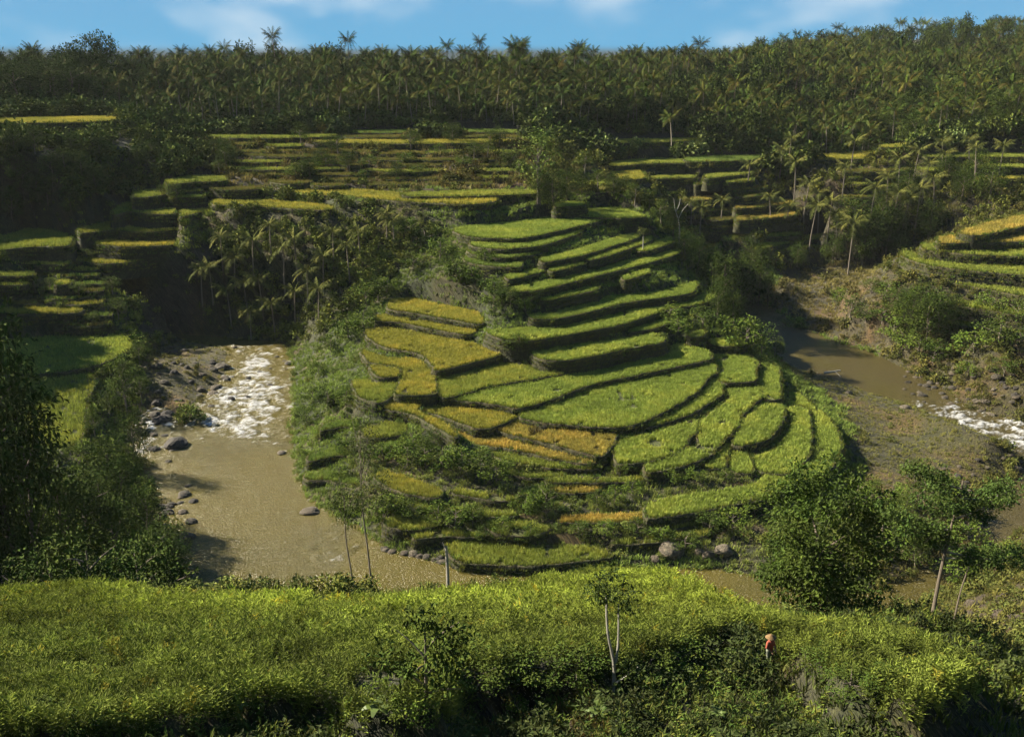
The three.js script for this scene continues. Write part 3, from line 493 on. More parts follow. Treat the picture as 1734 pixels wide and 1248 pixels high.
// a crown: uneven clumps spread through a volume, leaves on every clump
function crownGeo({ clumps, leaves, rx, ry, cy, size, seed, clump = 0.36, low = -0.7, droop = 0.3, aspect = 0.55 }) {
  const q = rngOf(seed), g = new Geo();
  for (let k = 0; k < clumps; k++) {
    let d = randDir(q); while (d.y < low) d = randDir(q);
    const R = 0.35 + 0.65 * Math.pow(q(), 0.45), wob = 0.8 + 0.4 * q(), cx = d.x * rx * R * wob, cyy = cy + d.y * ry * R * wob, cz = d.z * rx * R * wob, cr = clump * (rx + ry) / 2 * (0.6 + 0.8 * q()), tone = 0.7 + 0.6 * q(), warm = q();
    for (let i = 0; i < leaves; i++) {
      const e = randDir(q), rr = cr * Math.pow(q(), 0.4), p = V(cx + e.x * rr, cyy + e.y * rr * 0.75, cz + e.z * rr);
      const dir = e.clone().multiplyScalar(0.7).add(randDir(q).multiplyScalar(0.7)); dir.y -= droop * q(); dir.normalize();
      const b = tone * (0.75 + 0.5 * q());
      leaf(g, p, dir, V(q() - 0.5, 1, q() - 0.5), size * (0.7 + 0.6 * q()), size * aspect * (0.8 + 0.4 * q()), [b * (0.9 + 0.25 * warm), b, b * 0.9]);
    }
  }
  return g.build();
}
function limb(points, r0, r1, sides = 6) { const cv = new THREE.CatmullRomCurve3(points.map((p) => V(...p))), n = points.length * 3, g = new THREE.TubeGeometry(cv, n, 1, sides, false), P = g.attributes.position, c = V(0, 0, 0); for (let i = 0; i <= n; i++) { cv.getPointAt(i / n, c); const r = lerp(r0, r1, Math.pow(i / n, 0.8)); for (let j = 0; j <= sides; j++) { const k = i * (sides + 1) + j; P.setXYZ(k, c.x + (P.getX(k) - c.x) * r, c.y + (P.getY(k) - c.y) * r, c.z + (P.getZ(k) - c.z) * r); } } g.computeVertexNormals(); return g; }
function trunkGeo(h, r, seed, spread, branches = 5, top = 0.9, start = 0.4) {
  const q = rngOf(seed), bx = (q() - 0.5) * h * 0.12, bz = (q() - 0.5) * h * 0.12, parts = [limb([[0, -0.6, 0], [bx * 0.3, h * 0.3, bz * 0.3], [bx, h * 0.62, bz], [bx * 0.8, h * top, bz * 0.9]], r, r * 0.3, 7)];
  for (let i = 0; i < branches; i++) { const a = i * 2.4 + q(), y = h * (start + (top - start - 0.1) * (i + q() * 0.5) / branches), s = spread * (0.6 + 0.5 * q()), up = h * (0.16 + 0.12 * q()), f = y / h; parts.push(limb([[bx * f, y, bz * f], [bx * f + Math.cos(a) * s * 0.5, y + up * 0.6, bz * f + Math.sin(a) * s * 0.5], [bx * f + Math.cos(a) * s, y + up, bz * f + Math.sin(a) * s]], r * 0.42, r * 0.1, 5)); }
  return mergeGeometries(parts);
}

// ---------------------------------------------------------------- paddies: an earth bank that carries the rice
const riceTone = { g: [0.235, 0.295, 0.055], y: [0.295, 0.285, 0.05], o: [0.34, 0.285, 0.065], m: [0.235, 0.27, 0.05], d: [0.17, 0.235, 0.05], b: [0.15, 0.14, 0.034] };
const bankMat = new THREE.MeshStandardMaterial({ vertexColors: true, map: grain, roughness: 1, bumpMap: relief, bumpScale: 0.2 });
const fringe = [];   // grass on the lips and faces of the banks
for (const P of paddies) {
  const root = thing(P.near ? 'rice_paddy' : 'field_terrace', P.label, P.near ? 'rice paddy' : 'terrace field', [P.cx, P.g, P.cz], P.near ? 'rice paddies on the spur' : 'terraced fields on the valley sides');
  const q = rngOf(Math.round(P.area * 100) + 5), n = P.p.length, s = P.sign;
  const depth = P.near ? 3.4 : 3.2, out = (i, o) => { const a = P.p[(i + n - 1) % n], b = P.p[(i + 1) % n]; const dx = b[0] - a[0], dz = b[1] - a[1], L = Math.hypot(dx, dz) || 1; return [P.p[i % n][0] - P.cx + dz / L * s * o, P.p[i % n][1] - P.cz - dx / L * s * o]; };
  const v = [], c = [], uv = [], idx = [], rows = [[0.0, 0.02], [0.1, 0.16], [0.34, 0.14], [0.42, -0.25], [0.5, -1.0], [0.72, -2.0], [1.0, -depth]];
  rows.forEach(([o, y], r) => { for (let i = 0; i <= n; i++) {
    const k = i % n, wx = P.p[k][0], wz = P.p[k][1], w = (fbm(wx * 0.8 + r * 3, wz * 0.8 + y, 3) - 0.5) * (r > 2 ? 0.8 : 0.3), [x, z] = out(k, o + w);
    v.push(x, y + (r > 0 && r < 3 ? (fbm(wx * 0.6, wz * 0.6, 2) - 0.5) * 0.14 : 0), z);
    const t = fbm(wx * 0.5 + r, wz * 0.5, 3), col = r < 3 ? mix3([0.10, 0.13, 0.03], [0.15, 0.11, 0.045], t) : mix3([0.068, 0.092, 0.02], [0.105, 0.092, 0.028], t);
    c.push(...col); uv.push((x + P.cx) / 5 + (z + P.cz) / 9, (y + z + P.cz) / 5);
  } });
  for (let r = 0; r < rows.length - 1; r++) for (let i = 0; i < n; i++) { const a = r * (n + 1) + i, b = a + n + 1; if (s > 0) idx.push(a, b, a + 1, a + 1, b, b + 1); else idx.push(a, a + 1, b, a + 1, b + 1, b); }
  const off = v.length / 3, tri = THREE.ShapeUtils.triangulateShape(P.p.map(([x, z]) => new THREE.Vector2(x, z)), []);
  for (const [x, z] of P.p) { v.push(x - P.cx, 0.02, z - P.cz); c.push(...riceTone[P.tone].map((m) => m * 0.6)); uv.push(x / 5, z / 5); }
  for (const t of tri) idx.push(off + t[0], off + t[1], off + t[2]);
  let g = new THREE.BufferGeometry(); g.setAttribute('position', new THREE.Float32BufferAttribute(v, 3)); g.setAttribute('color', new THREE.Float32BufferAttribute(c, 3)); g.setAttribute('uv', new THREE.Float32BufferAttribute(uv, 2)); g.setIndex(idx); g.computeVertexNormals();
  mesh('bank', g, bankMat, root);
  // the rice
  const S = P.near ? 0.27 : 0.42, list = [], tone = riceTone[P.tone], sc = P.near ? 1 : 1.1, th = q() * 3;
  for (let x = P.x0; x <= P.x1; x += S) for (let z = P.z0; z <= P.z1; z += S) {
    const X = x + (q() - 0.5) * S * 0.8, Z = z + (q() - 0.5) * S * 0.8;
    if (!inside(P, X, Z)) continue;
    if (P.label.includes('dark bare patch') && Math.hypot(X - at(1110, 748, 5.8)[0], (Z - at(1110, 748, 5.8)[2]) * 0.7) < 0.9 + q() * 0.5) continue;
    if (fbm(X * 0.55 + th * 9, Z * 0.55, 2) > 0.8 - 0.1 * q()) continue;
    const n1 = fbm(X * 0.16 + th, Z * 0.16, 3), n2 = fbm(X * 0.9, Z * 0.9 + th, 2), b = (0.72 + 0.55 * n1) * (0.8 + 0.4 * q()) * (0.85 + 0.3 * n2), w = sstep(0.4, 0.75, n1 * 0.6 + n2 * 0.4);
    list.push([X - P.cx, 0, Z - P.cz, sc * (0.8 + 0.35 * q()), q() * 6.28, [b * tone[0] * (1 + 0.16 * w), b * tone[1], b * tone[2]], 0.7 + 0.35 * n2 + 0.35 * n1]);
  }
  if (list.length) { const r = stuff('rice', riceGeo[Math.floor(q() * 3)], leafMat, list, root); r.userData.kind = 'stuff'; }
  for (let i = 0; i < n; i++) for (let f = 0; f < 3; f++) for (let k = 0; k < 4; k++) {
    if (q() < 0.3) continue;
    const o = [0.22, 0.5, 0.62, 0.85][k], y = [0.1, -0.4, -0.9, -1.6][k] + 0.25 * q(), A = out(i, o + (q() - 0.5) * 0.25), B = out((i + 1) % n, o), u = (f + q()) / 3, x = lerp(A[0], B[0], u), z = lerp(A[1], B[1], u), t = q();
    if (y + P.g < land(x + P.cx, z + P.cz) - 0.2) continue;
    fringe.push([x + P.cx, P.g + y, z + P.cz, (P.near ? 0.7 : 1.1) * (0.45 + 0.75 * q() * q()), q() * 6.28, [0.08 + 0.06 * t, 0.115 + 0.03 * q(), 0.022], 0.7 + 0.5 * q()]);
  }
}
stuff('bank_grass', grassGeo[0], leafMat, fringe, scene, 'rough grass hanging over the terrace banks', 'grass');

// ---------------------------------------------------------------- scrub and grass over the slopes
const shrubGeo = [21, 22, 23].map((s) => crownGeo({ clumps: 11, leaves: 22, rx: 0.95, ry: 0.65, cy: 0.6, size: 0.26, seed: s, clump: 0.42, low: -0.4 }));
const denseCrown = [28, 29].map((s) => crownGeo({ clumps: 22, leaves: 26, rx: 1, ry: 0.8, cy: 0.9, size: 0.22, seed: s, clump: 0.34, low: -0.8 }));
const coarseShrubGeo = [24, 25].map((s) => crownGeo({ clumps: 10, leaves: 14, rx: 1, ry: 0.75, cy: 0.65, size: 0.42, seed: s, clump: 0.42, low: -0.4 }));
const weedGeo = [26, 27].map((s) => { const q = rngOf(s), g = new Geo(); for (let i = 0; i < 7; i++) { const a = q() * 6.28, r = q() * 0.25, h = 0.5 + 0.6 * q(); for (let k = 0; k < 7; k++) { const b = q() * 6.28, t = k / 7; leaf(g, V(Math.cos(a) * r * (1 + t), h * t, Math.sin(a) * r * (1 + t)), V(Math.cos(b), 0.5 + 0.5 * q(), Math.sin(b)).normalize(), V(0, 1, 0), 0.22 + 0.12 * q(), 0.09, [0.8 + 0.4 * q(), 0.85 + 0.3 * q(), 0.8]); } } return g.build(); });
const veg = { // per zone: shrub density, size, colours; grass density, size, colour
  spur: [0.05, 0.4, 0.9, [0.085, 0.12, 0.026], [0.12, 0.14, 0.03], 3.2, 0.85, [0.125, 0.165, 0.034]],
  toe: [0.06, 0.45, 1.1, [0.06, 0.085, 0.02], [0.12, 0.125, 0.03], 2.4, 0.8, [0.13, 0.15, 0.034]],
  palms: [0.20, 0.8, 1.8, [0.07, 0.09, 0.018], [0.11, 0.125, 0.024], 0.6, 1.2, [0.09, 0.1, 0.024]],
  cliff: [0.06, 0.6, 1.2, [0.07, 0.09, 0.018], [0.09, 0.10, 0.022], 0.2, 1.0, [0.09, 0.1, 0.022]],
  lbank: [0.16, 0.7, 1.8, [0.055, 0.08, 0.014], [0.085, 0.11, 0.018], 1.0, 1.0, [0.10, 0.13, 0.02]],
  lstair: [0.07, 0.6, 1.4, [0.06, 0.085, 0.016], [0.11, 0.13, 0.022], 1.6, 1.1, [0.13, 0.155, 0.026]],
  ldark: [0.12, 1.2, 2.8, [0.045, 0.066, 0.012], [0.075, 0.09, 0.016], 0.15, 1.4, [0.09, 0.1, 0.02]],
  brown: [0.07, 0.8, 1.8, [0.055, 0.07, 0.013], [0.09, 0.08, 0.018], 0.5, 1.5, [0.12, 0.095, 0.03]],
  rvalley: [0.075, 0.8, 1.9, [0.055, 0.07, 0.014], [0.10, 0.105, 0.02], 0.45, 1.5, [0.11, 0.1, 0.028]],
  gravel: [0.03, 0.3, 0.8, [0.08, 0.08, 0.02], [0.12, 0.11, 0.03], 0.6, 0.7, [0.14, 0.13, 0.035]],
  flat: [0.02, 0.3, 0.8, [0.06, 0.075, 0.02], [0.10, 0.10, 0.026], 2.0, 0.55, [0.125, 0.12, 0.034]],
  meadow: [0.02, 0.6, 1.6, [0.07, 0.075, 0.02], [0.11, 0.095, 0.03], 1.8, 0.8, [0.135, 0.115, 0.04]],
  rbank: [0.17, 0.5, 1.4, [0.05, 0.06, 0.015], [0.09, 0.085, 0.022], 1.3, 0.9, [0.11, 0.105, 0.026]],
  rlow: [0.24, 0.45, 1.3, [0.045, 0.058, 0.014], [0.085, 0.085, 0.022], 1.4, 0.8, [0.11, 0.10, 0.028]],
  nearbank: [0.25, 0.5, 1.2, [0.05, 0.065, 0.016], [0.09, 0.1, 0.022], 1.2, 0.8, [0.1, 0.115, 0.025]],
};
{
  const groups = { green: [], brown: [], dark: [] }, coarse = { green: [], brown: [], dark: [] }, grass = [], dry = [], q = rngOf(99);
  const kindOf = { spur: 'green', toe: 'green', palms: 'dark', cliff: 'dark', lbank: 'dark', lstair: 'dark', ldark: 'dark', brown: 'brown', rvalley: 'brown', gravel: 'brown', flat: 'brown', meadow: 'brown', rbank: 'brown', rlow: 'brown', nearbank: 'green' };
  for (let d = 50; d < 300; d += 2.5) {
    const half = (d + 20) * 0.56 + 12;
    for (let x = -half; x < half; x += 2.5) {
      const y = land(x, -d), zn = zoneOf(x, y, -d), p = veg[zn]; if (!p) continue;
      const A = 6.25, clumpy = 0.5 + sstep(0.35, 0.62, fbm(x * 0.13 + 40, d * 0.13, 3)) * 2.2;
      let n = A * p[0] * clumpy; n = Math.floor(n + q());
      for (let k = 0; k < n; k++) {
        const X = x + q() * 2.5, Z = -d - q() * 2.5; if (inRiver(X, Z) || inPaddy(X, Z, 0.5) || inside(field, X, Z)) continue;
        const t = q(), b = 0.7 + 0.6 * q(), s = lerp(p[1], p[2], Math.pow(q(), 1.8)), c = mix3(p[3], p[4], t).map((m) => m * b * 1.35);
        (d > 170 ? coarse : groups)[kindOf[zn]].push([X, land(X, Z) - 0.15, Z, s, q() * 6.28, c, 0.75 + 0.5 * q()]);
      }
      n = Math.floor(A * p[5] * (d > 200 ? 0.6 : 1) * (0.6 + 0.8 * fbm(x * 0.3, d * 0.3 + 9, 2)) + q());
      for (let k = 0; k < n; k++) {
        const X = x + q() * 2.5, Z = -d - q() * 2.5; if (inRiver(X, Z) || inPaddy(X, Z, 0.15) || inside(field, X, Z)) continue;
        const t = fbm(X * 0.25, Z * 0.25 + 70, 2), b = (0.7 + 0.6 * q()) * (0.7 + 0.6 * t), c = p[7].map((m) => m * b * 1.35);
        (kindOf[zn] === 'brown' ? dry : grass).push([X, land(X, Z) - 0.05, Z, p[6] * (0.6 + 0.8 * q()) * (d > 200 ? 1.3 : 1), q() * 6.28, c, 0.7 + 0.5 * q()]);
      }
    }
  }
  const text = { green: 'green scrub bushes crowding the slopes of the spur', brown: 'brownish scrub on the dry banks and the slope below the grove', dark: 'dark undergrowth on the palm slope and the pool bank' };
  for (const k of ['green', 'brown', 'dark']) {
    const root = thing('scrub', text[k], 'scrub', [0, 0, 0], null, 'stuff');
    for (const [list, geos] of [[groups[k], shrubGeo], [coarse[k], coarseShrubGeo]]) geos.forEach((g, i) => { const part = list.filter((_, j) => j % geos.length === i); if (part.length) stuff('bushes', g, woodLeafMat, part, root); });
  }
  const r1 = thing('slope_grass', 'green grass covering the banks and slopes', 'grass', [0, 0, 0], null, 'stuff'), r2 = thing('dry_grass', 'dry brownish grass on the gravel flat, meadow and ochre bank', 'grass', [0, 0, 0], null, 'stuff');
  grassGeo.forEach((g, i) => { stuff('blades', g, leafMat, grass.filter((_, j) => j % 3 === i), r1); stuff('blades', g, leafMat, dry.filter((_, j) => j % 3 === i), r2); });
  console.log('grass', grass.length, dry.length, 'shrubs', Object.values(groups).map((a) => a.length), Object.values(coarse).map((a) => a.length));
}

// ---------------------------------------------------------------- the crop field in the foreground
{
  const plant = (seed) => { const q = rngOf(seed), g = new Geo(); for (let s = 0; s < 3; s++) { const a = q() * 6.28, r = 0.12 * q(), h = 0.75 + 0.35 * q(), bx = Math.cos(a) * r, bz = Math.sin(a) * r; for (let k = 0; k < 12; k++) { const t = 0.2 + 0.8 * k / 11, b = k * 2.4 + q(), up = 0.25 + 0.75 * t + (q() - 0.5) * 0.3, tone = 0.75 + 0.5 * q(); leaf(g, V(bx * (1 + t), h * t, bz * (1 + t)), V(Math.cos(b), up, Math.sin(b)).normalize(), V(0, 1, 0), 0.19 + 0.15 * q(), 0.065, [tone * 1.02, tone, tone * 0.85]); } blade(g, bx, bz, h, 0.02, 0.06, a, [0.6, 0.6, 0.5]); } return g.build(); };
  const q = rngOf(4242), lists = [[], [], []];
  const holes = [];
  for (let x = field.x0; x < field.x1; x += 0.3) for (let z = field.z0; z < field.z1; z += 0.3) {
    const X = x + (q() - 0.5) * 0.3, Z = z + (q() - 0.5) * 0.3; if (!inside(field, X, Z)) continue;
    if (Math.abs(X) > (-Z + 18) * 0.58 + 2) continue;
    const n = fbm(X * 0.12 + 2, Z * 0.2, 3), f = fbm(X * 0.05 + 20, Z * 0.16 - X * 0.03, 3), e = fbm(X * 0.6, Z * 0.6, 2);
    if (Math.abs(f - 0.52) < 0.012 || q() < 0.75 * sstep(0.55, 0.75, e)) continue;   // a worn footpath winding through the crop
    const cl = fbm(X * 0.45 + 60, Z * 0.45, 3), row = 0.82 + 0.18 * Math.sin((X * 0.35 + Z) * 5.2), b = (0.5 + 0.9 * n) * (0.7 + 0.6 * q()) * (0.55 + 0.9 * cl) * row, left = sstep(-14, -30, X), nearSide = sstep(-54, -45, Z + 8 * (n - 0.5)), c = mix3(mix3([0.285, 0.34, 0.054], [0.15, 0.18, 0.028], left * 0.6), [0.11, 0.145, 0.032], nearSide * (0.3 + 0.55 * e)).map((m) => m * b);  // crop colour turns a deeper green towards the near side of the field
    if (q() < 0.02) { c[0] *= 1.7; c[1] *= 1.25; }
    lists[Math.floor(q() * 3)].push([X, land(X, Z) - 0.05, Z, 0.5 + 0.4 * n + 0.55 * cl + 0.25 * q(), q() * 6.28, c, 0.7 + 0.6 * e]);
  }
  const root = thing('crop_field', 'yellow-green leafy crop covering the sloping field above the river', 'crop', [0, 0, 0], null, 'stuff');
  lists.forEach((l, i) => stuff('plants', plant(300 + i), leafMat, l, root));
  console.log('crop', lists.map((l) => l.length));
}
{ // rough weeds below the field
  const q = rngOf(515), weeds = [[], []], bush = [[], [], []], grass = [];
  for (let d = 24; d < 52; d += 0.5) for (let x = -34; x < 34; x += 0.5) {
    const X = x + q() * 0.5, Z = -d - q() * 0.5; if (inside(field, X, Z) || Math.abs(X) > (d + 20) * 0.56) continue;
    const y = land(X, Z), n = fbm(X * 0.18 + 9, Z * 0.18, 3), dry = sstep(0.5, 0.7, fbm(X * 0.12 + 30, Z * 0.15, 3)), [a] = proj(X, y, Z), right = sstep(1480, 1600, a);
    if (q() < 0.75) { const b = 0.6 + 0.7 * q(), c = mix3(mix3([0.06, 0.075, 0.018], [0.15, 0.12, 0.035], dry), [0.10, 0.125, 0.022], right).map((m) => m * b); grass.push([X, y - 0.05, Z, 0.5 + 0.7 * q(), q() * 6.28, c, 0.7 + 0.6 * q()]); }
    if (q() < 0.5 * (1 - 0.5 * right)) { const b = 0.6 + 0.8 * q(), c = mix3([0.06, 0.09, 0.02], [0.13, 0.15, 0.03], q()).map((m) => m * b); weeds[Math.floor(q() * 2)].push([X, y - 0.05, Z, 0.6 + 0.6 * q(), q() * 6.28, c, 0.8 + 0.5 * q()]); }
    if (q() < 0.085 * sstep(0.38, 0.6, n) * 2 * (1 - 0.75 * right)) { const b = 0.6 + 0.7 * q(), c = [0.05 * b, 0.066 * b, 0.018 * b]; bush[Math.floor(q() * 3)].push([X, y - 0.2, Z, 0.5 + 0.75 * q(), q() * 6.28, c, 0.8 + 0.4 * q()]); }
  }
  const root = thing('weeds', 'dark tangle of weeds and low bushes below the crop field', 'weeds', [0, 0, 0], null, 'stuff');
  weeds.forEach((l, i) => stuff('stems', weedGeo[i], leafMat, l, root)); bush.forEach((l, i) => stuff('bushes', shrubGeo[i], leafMat, l, root)); stuff('blades', grassGeo[1], leafMat, grass, root);
}

// ---------------------------------------------------------------- coconut palms
function frondGeo(L, lift, droop, pairs, seed, tone, wide = 0.26) { // along +x, its base at the origin
  const q = rngOf(seed), g = new Geo(), pt = (t) => [L * t * (1 - 0.12 * t), lift * L * t - droop * L * t * t, 0];
  for (let i = 0; i < 6; i++) { const a = pt(i / 6), b = pt((i + 1) / 6), w = 0.06 * (1 - i / 7); g.quad([a[0], a[1], -w], [b[0], b[1], -w], [b[0], b[1], w], [a[0], a[1], w], [tone * 1.3, tone * 1.2, tone * 0.7]); }
  for (let i = 0; i < pairs; i++) for (const s of [-1, 1]) {
    const t = 0.1 + 0.9 * (i + 0.5 * q()) / pairs, a = pt(t), b = pt(Math.min(1, t + 0.5 / pairs)), l = L * wide * Math.sin(Math.PI * (0.12 + 0.84 * t)) * (0.85 + 0.3 * q()) + 0.08, c = tone * (0.75 + 0.5 * q());
    g.tri(a, b, [a[0] + l * 0.45, a[1] - l * (0.45 + 0.5 * q()), s * l * 0.85], [c * 1.05, c, c * 0.85]);
  }
  return g.build();
}
const frondVariants = [0, 1, 2, 3].map((i) => frondGeo(3.6, [0.75, 0.45, 0.15, 0.95][i], [0.55, 0.7, 0.85, 0.45][i], 15, 60 + i, 1));
const farFronds = [0, 1, 2, 3].map((i) => frondGeo(3.4, [0.8, 0.45, 0.1, 1.1][i], [0.55, 0.7, 0.8, 0.45][i], 12, 70 + i, 1, 0.25));
function tint(geo, c) { const g = geo.clone(), a = g.attributes.color; for (let i = 0; i < a.count; i++) a.setXYZ(i, a.getX(i) * c[0], a.getY(i) * c[1], a.getZ(i) * c[2]); return g; }
function palmCrown(list, n, seed, col) { const q = rngOf(seed), parts = []; for (let i = 0; i < n; i++) { const k = i < n * 0.25 ? 3 : i < n * 0.5 ? 0 : i < n * 0.8 ? 1 : 2, g = tint(list[k], col.map((m) => m * (0.75 + 0.5 * q()))); g.rotateY(i * 2.4 + q() * 0.5); g.scale(0.9 + 0.25 * q(), 0.9 + 0.3 * q(), 0.9 + 0.25 * q()); parts.push(g); } return mergeGeometries(parts); }
function palmTrunk(h, seed, sides = 6) { const q = rngOf(seed), a = q() * 6.28, b = h * (0.04 + 0.08 * q()); return limb([[0, -0.8, 0], [Math.cos(a) * b * 0.2, h * 0.33, Math.sin(a) * b * 0.2], [Math.cos(a) * b * 0.6, h * 0.7, Math.sin(a) * b * 0.6], [Math.cos(a) * b, h, Math.sin(a) * b]], 0.2, 0.11, sides); }
function palmTop(h, seed) { const q = rngOf(seed), a = q() * 6.28, b = h * (0.04 + 0.08 * q()); return [Math.cos(a) * b, h, Math.sin(a) * b]; }
const palmTones = [[0.055, 0.078, 0.016], [0.046, 0.068, 0.014], [0.07, 0.085, 0.018], [0.05, 0.066, 0.013], [0.078, 0.095, 0.022]];
const plainBark = new THREE.MeshStandardMaterial({ color: new THREE.Color().setRGB(0.16, 0.135, 0.095), roughness: 1 });
{ // the grove on the ridge
  const q = rngOf(2024), spots = [], cells = new Map();
  for (let k = 0; k < 90000 && spots.length < 4600; k++) {
    const d = 300 + Math.pow(q(), 1.2) * 365, px = -60 + 1860 * q();
    if (px < 230 && d < 318) continue;
    if (d > 470 && px < 1050) continue;
    const [x, , z] = far(px, d, 42), m = d > 450 ? 4.4 : 3.0;
    const ci = Math.floor(x / 6), cj = Math.floor(z / 6); let ok = true;
    for (let a = -1; a <= 1 && ok; a++) for (let b = -1; b <= 1 && ok; b++) for (const s of cells.get((ci + a) * 9999 + cj + b) || []) if (Math.hypot(s[0] - x, s[1] - z) < m) { ok = false; break; }
    if (!ok || inPaddy(x, z, 2)) continue;
    if (fbm(x * 0.03 + 8, z * 0.03, 2) < 0.34) continue;
    if (px > 1500 && px < 1660 && d > 500 && d < 620) continue;
    const key = ci * 9999 + cj; if (!cells.has(key)) cells.set(key, []); cells.get(key).push([x, z]);
    spots.push([x, z, d, px]);
  }
  spots.sort((a, b) => a[2] - b[2]);
  const groveH = [4.4, 6.4, 8.4, 10.4, 7.4];
  const protos = [0, 1, 2, 3, 4].map((i) => { const h = groveH[i], o = new THREE.Group(); o.name = 'coconut_palm'; mesh('trunk', palmTrunk(h, 500 + i, 5), plainBark, o); const c = mesh('crown', palmCrown(farFronds, 17 + i, 520 + i, palmTones[i]), woodLeafMat, o); c.position.set(...palmTop(h, 500 + i)); return o; });
  const front = spots.slice(0, 285), rest = spots.slice(285);
  for (const [x, z, d, px] of front) {
    const p = protos[Math.floor(q() * 5)], o = p.clone(); o.name = numbered('coconut_palm'); scene.add(o);
    const s = 0.6 + 0.5 * q() + (q() < 0.14 ? 0.25 : 0); o.scale.set(s, s * (0.85 + 0.4 * q()), s); o.position.set(x, land(x, z), z); o.rotation.y = q() * 6.28;
    tag(o, 'coconut palm in the front ranks of the grove on the ridge', 'palm tree', 'front palms of the ridge grove');
  }
  const root = thing('palm_grove', 'mass of coconut palms filling the ridge up to the skyline', 'palm grove', [0, 0, 0], null, 'stuff');
  protos.forEach((p, i) => {
    const mine = rest.filter((_, j) => j % 5 === i).map(([x, z, d]) => { const b = 0.5 + 0.75 * q(), w = 0.85 + 0.3 * q(); return [x, land(x, z), z, 0.55 + 0.5 * q() + (q() < 0.12 ? 0.25 : 0), q() * 6.28, [b * w, b, b * 0.95], 0.85 + 0.5 * q(), (q() - 0.5) * 0.14]; });
    const tg = p.children[0].geometry.clone(), cg = p.children[1].geometry.clone(); cg.translate(...palmTop(groveH[i], 500 + i));
    const n = tg.attributes.position.count, tc = new Float32Array(n * 3); for (let k = 0; k < n; k++) tc.set([0.13, 0.11, 0.08], k * 3);
    const t2 = tg.toNonIndexed(); t2.deleteAttribute('uv'); t2.deleteAttribute('normal'); const m2 = t2.attributes.position.count, col = new Float32Array(m2 * 3); for (let k = 0; k < m2; k++) col.set([0.13, 0.11, 0.08], k * 3); t2.setAttribute('color', new THREE.BufferAttribute(col, 3));
    stuff('palms', mergeGeometries([t2, cg]), woodLeafMat, mine, root);
  });
  console.log('palms', spots.length, rest.length, rest[rest.length - 1][2]);
  const wood = [], wood2 = [];
  for (let k = 0; k < 900; k++) { const d = 302 + q() * 330, px = -80 + 1900 * q(); if (d > 480 && px < 1050) continue; const [x, , z] = far(px, d, 42); if (fbm(x * 0.02 + 3, z * 0.02, 2) < 0.44 || inPaddy(x, z, 2)) continue; const b = 0.5 + 0.7 * q(); (k % 2 ? wood : wood2).push([x, land(x, z) + 0.5, z, 2.6 + 2.4 * q(), q() * 6.28, [0.055 * b, 0.078 * b, 0.015 * b], 1.1 + 0.7 * q()]); }
  const r3 = thing('grove_broadleaf_crowns', 'rounded broadleaf crowns scattered through the palm grove', 'trees', [0, 0, 0], null, 'stuff');
  stuff('crowns', denseCrown[0], woodLeafMat, wood, r3); stuff('crowns', denseCrown[1], woodLeafMat, wood2, r3);
  // shrubs and young bananas under the grove
  const under = [], list2 = [];
  for (let k = 0; k < 7500; k++) { const d = 288 + q() * q() * 330, px = -80 + 1900 * q(), [x, , z] = far(px, d, 40); if (inPaddy(x, z, 1)) continue; const b = 0.6 + 0.8 * q(), g = q(); (k % 2 ? under : list2).push([x, land(x, z) - 0.3, z, 1.4 + 2.6 * q() * q(), q() * 6.28, (g < 0.75 ? [0.075 * b, 0.10 * b, 0.02 * b] : [0.11 * b, 0.14 * b, 0.045 * b]), 0.8 + 0.6 * q()]); }
  const r2 = thing('grove_undergrowth', 'low green undergrowth between and before the ridge palms', 'undergrowth', [0, 0, 0], null, 'stuff');
  stuff('bushes', coarseShrubGeo[0], woodLeafMat, under, r2); stuff('bushes', coarseShrubGeo[1], woodLeafMat, list2, r2);
}
// nearer palms, every frond a part
const nearPalms = [0, 1, 2].map((i) => {
  const h = [6.5, 8.5, 11][i], o = new THREE.Group(), q = rngOf(900 + i); o.name = 'coconut_palm'; mesh('trunk', palmTrunk(h, 910 + i, 7), barkMat, o);
  const tops = palmTop(h, 910 + i), tones = [[0.085, 0.10, 0.026], [0.125, 0.13, 0.036], [0.06, 0.072, 0.02]], geos = tones.map((t) => frondVariants.map((g) => tint(g, t)));
  for (let k = 0; k < 17; k++) { const v = k < 4 ? 3 : k < 8 ? 0 : k < 14 ? 1 : 2, f = mesh('frond', geos[Math.floor(q() * 3)][v], woodLeafMat, o); f.position.set(...tops); f.rotation.y = k * 2.4 + q() * 0.5; f.scale.setScalar(0.85 + 0.3 * q()); }
  return o;
});
function palmAt(px, py, top, label, group, seed) {
  const q = rngOf(seed), g = ground(px, py), slant = Math.hypot(g[0], g[1] - CAM_Y, g[2]), hm = clamp((py - top) / F * slant / 0.96, 5, 17), i = hm < 8 ? 0 : hm < 11 ? 1 : 2;
  const o = nearPalms[i].clone(); o.name = numbered('coconut_palm'); scene.add(o); o.position.set(...g); o.rotation.y = q() * 6.28; const s = hm / [8, 10, 12.5][i]; o.scale.set(Math.min(s, 1.25), s, Math.min(s, 1.25));
  return tag(o, label, 'palm tree', group);
}
[[400, 520, 440], [362, 530, 462], [446, 545, 470], [482, 500, 418], [505, 490, 412], [548, 495, 425], [430, 480, 408], [566, 460, 392], [522, 530, 452], [392, 560, 488], [466, 575, 505], [592, 480, 410], [345, 545, 480], [420, 545, 478], [500, 555, 490], [540, 550, 480], [378, 470, 405], [460, 450, 385], [610, 440, 385], [425, 580, 520]].forEach(([a, b, c], i) => palmAt(a, b, c, 'coconut palm on the dark slope above the wide rapids', 'palms on the slope above the wide rapids', 60 + i));
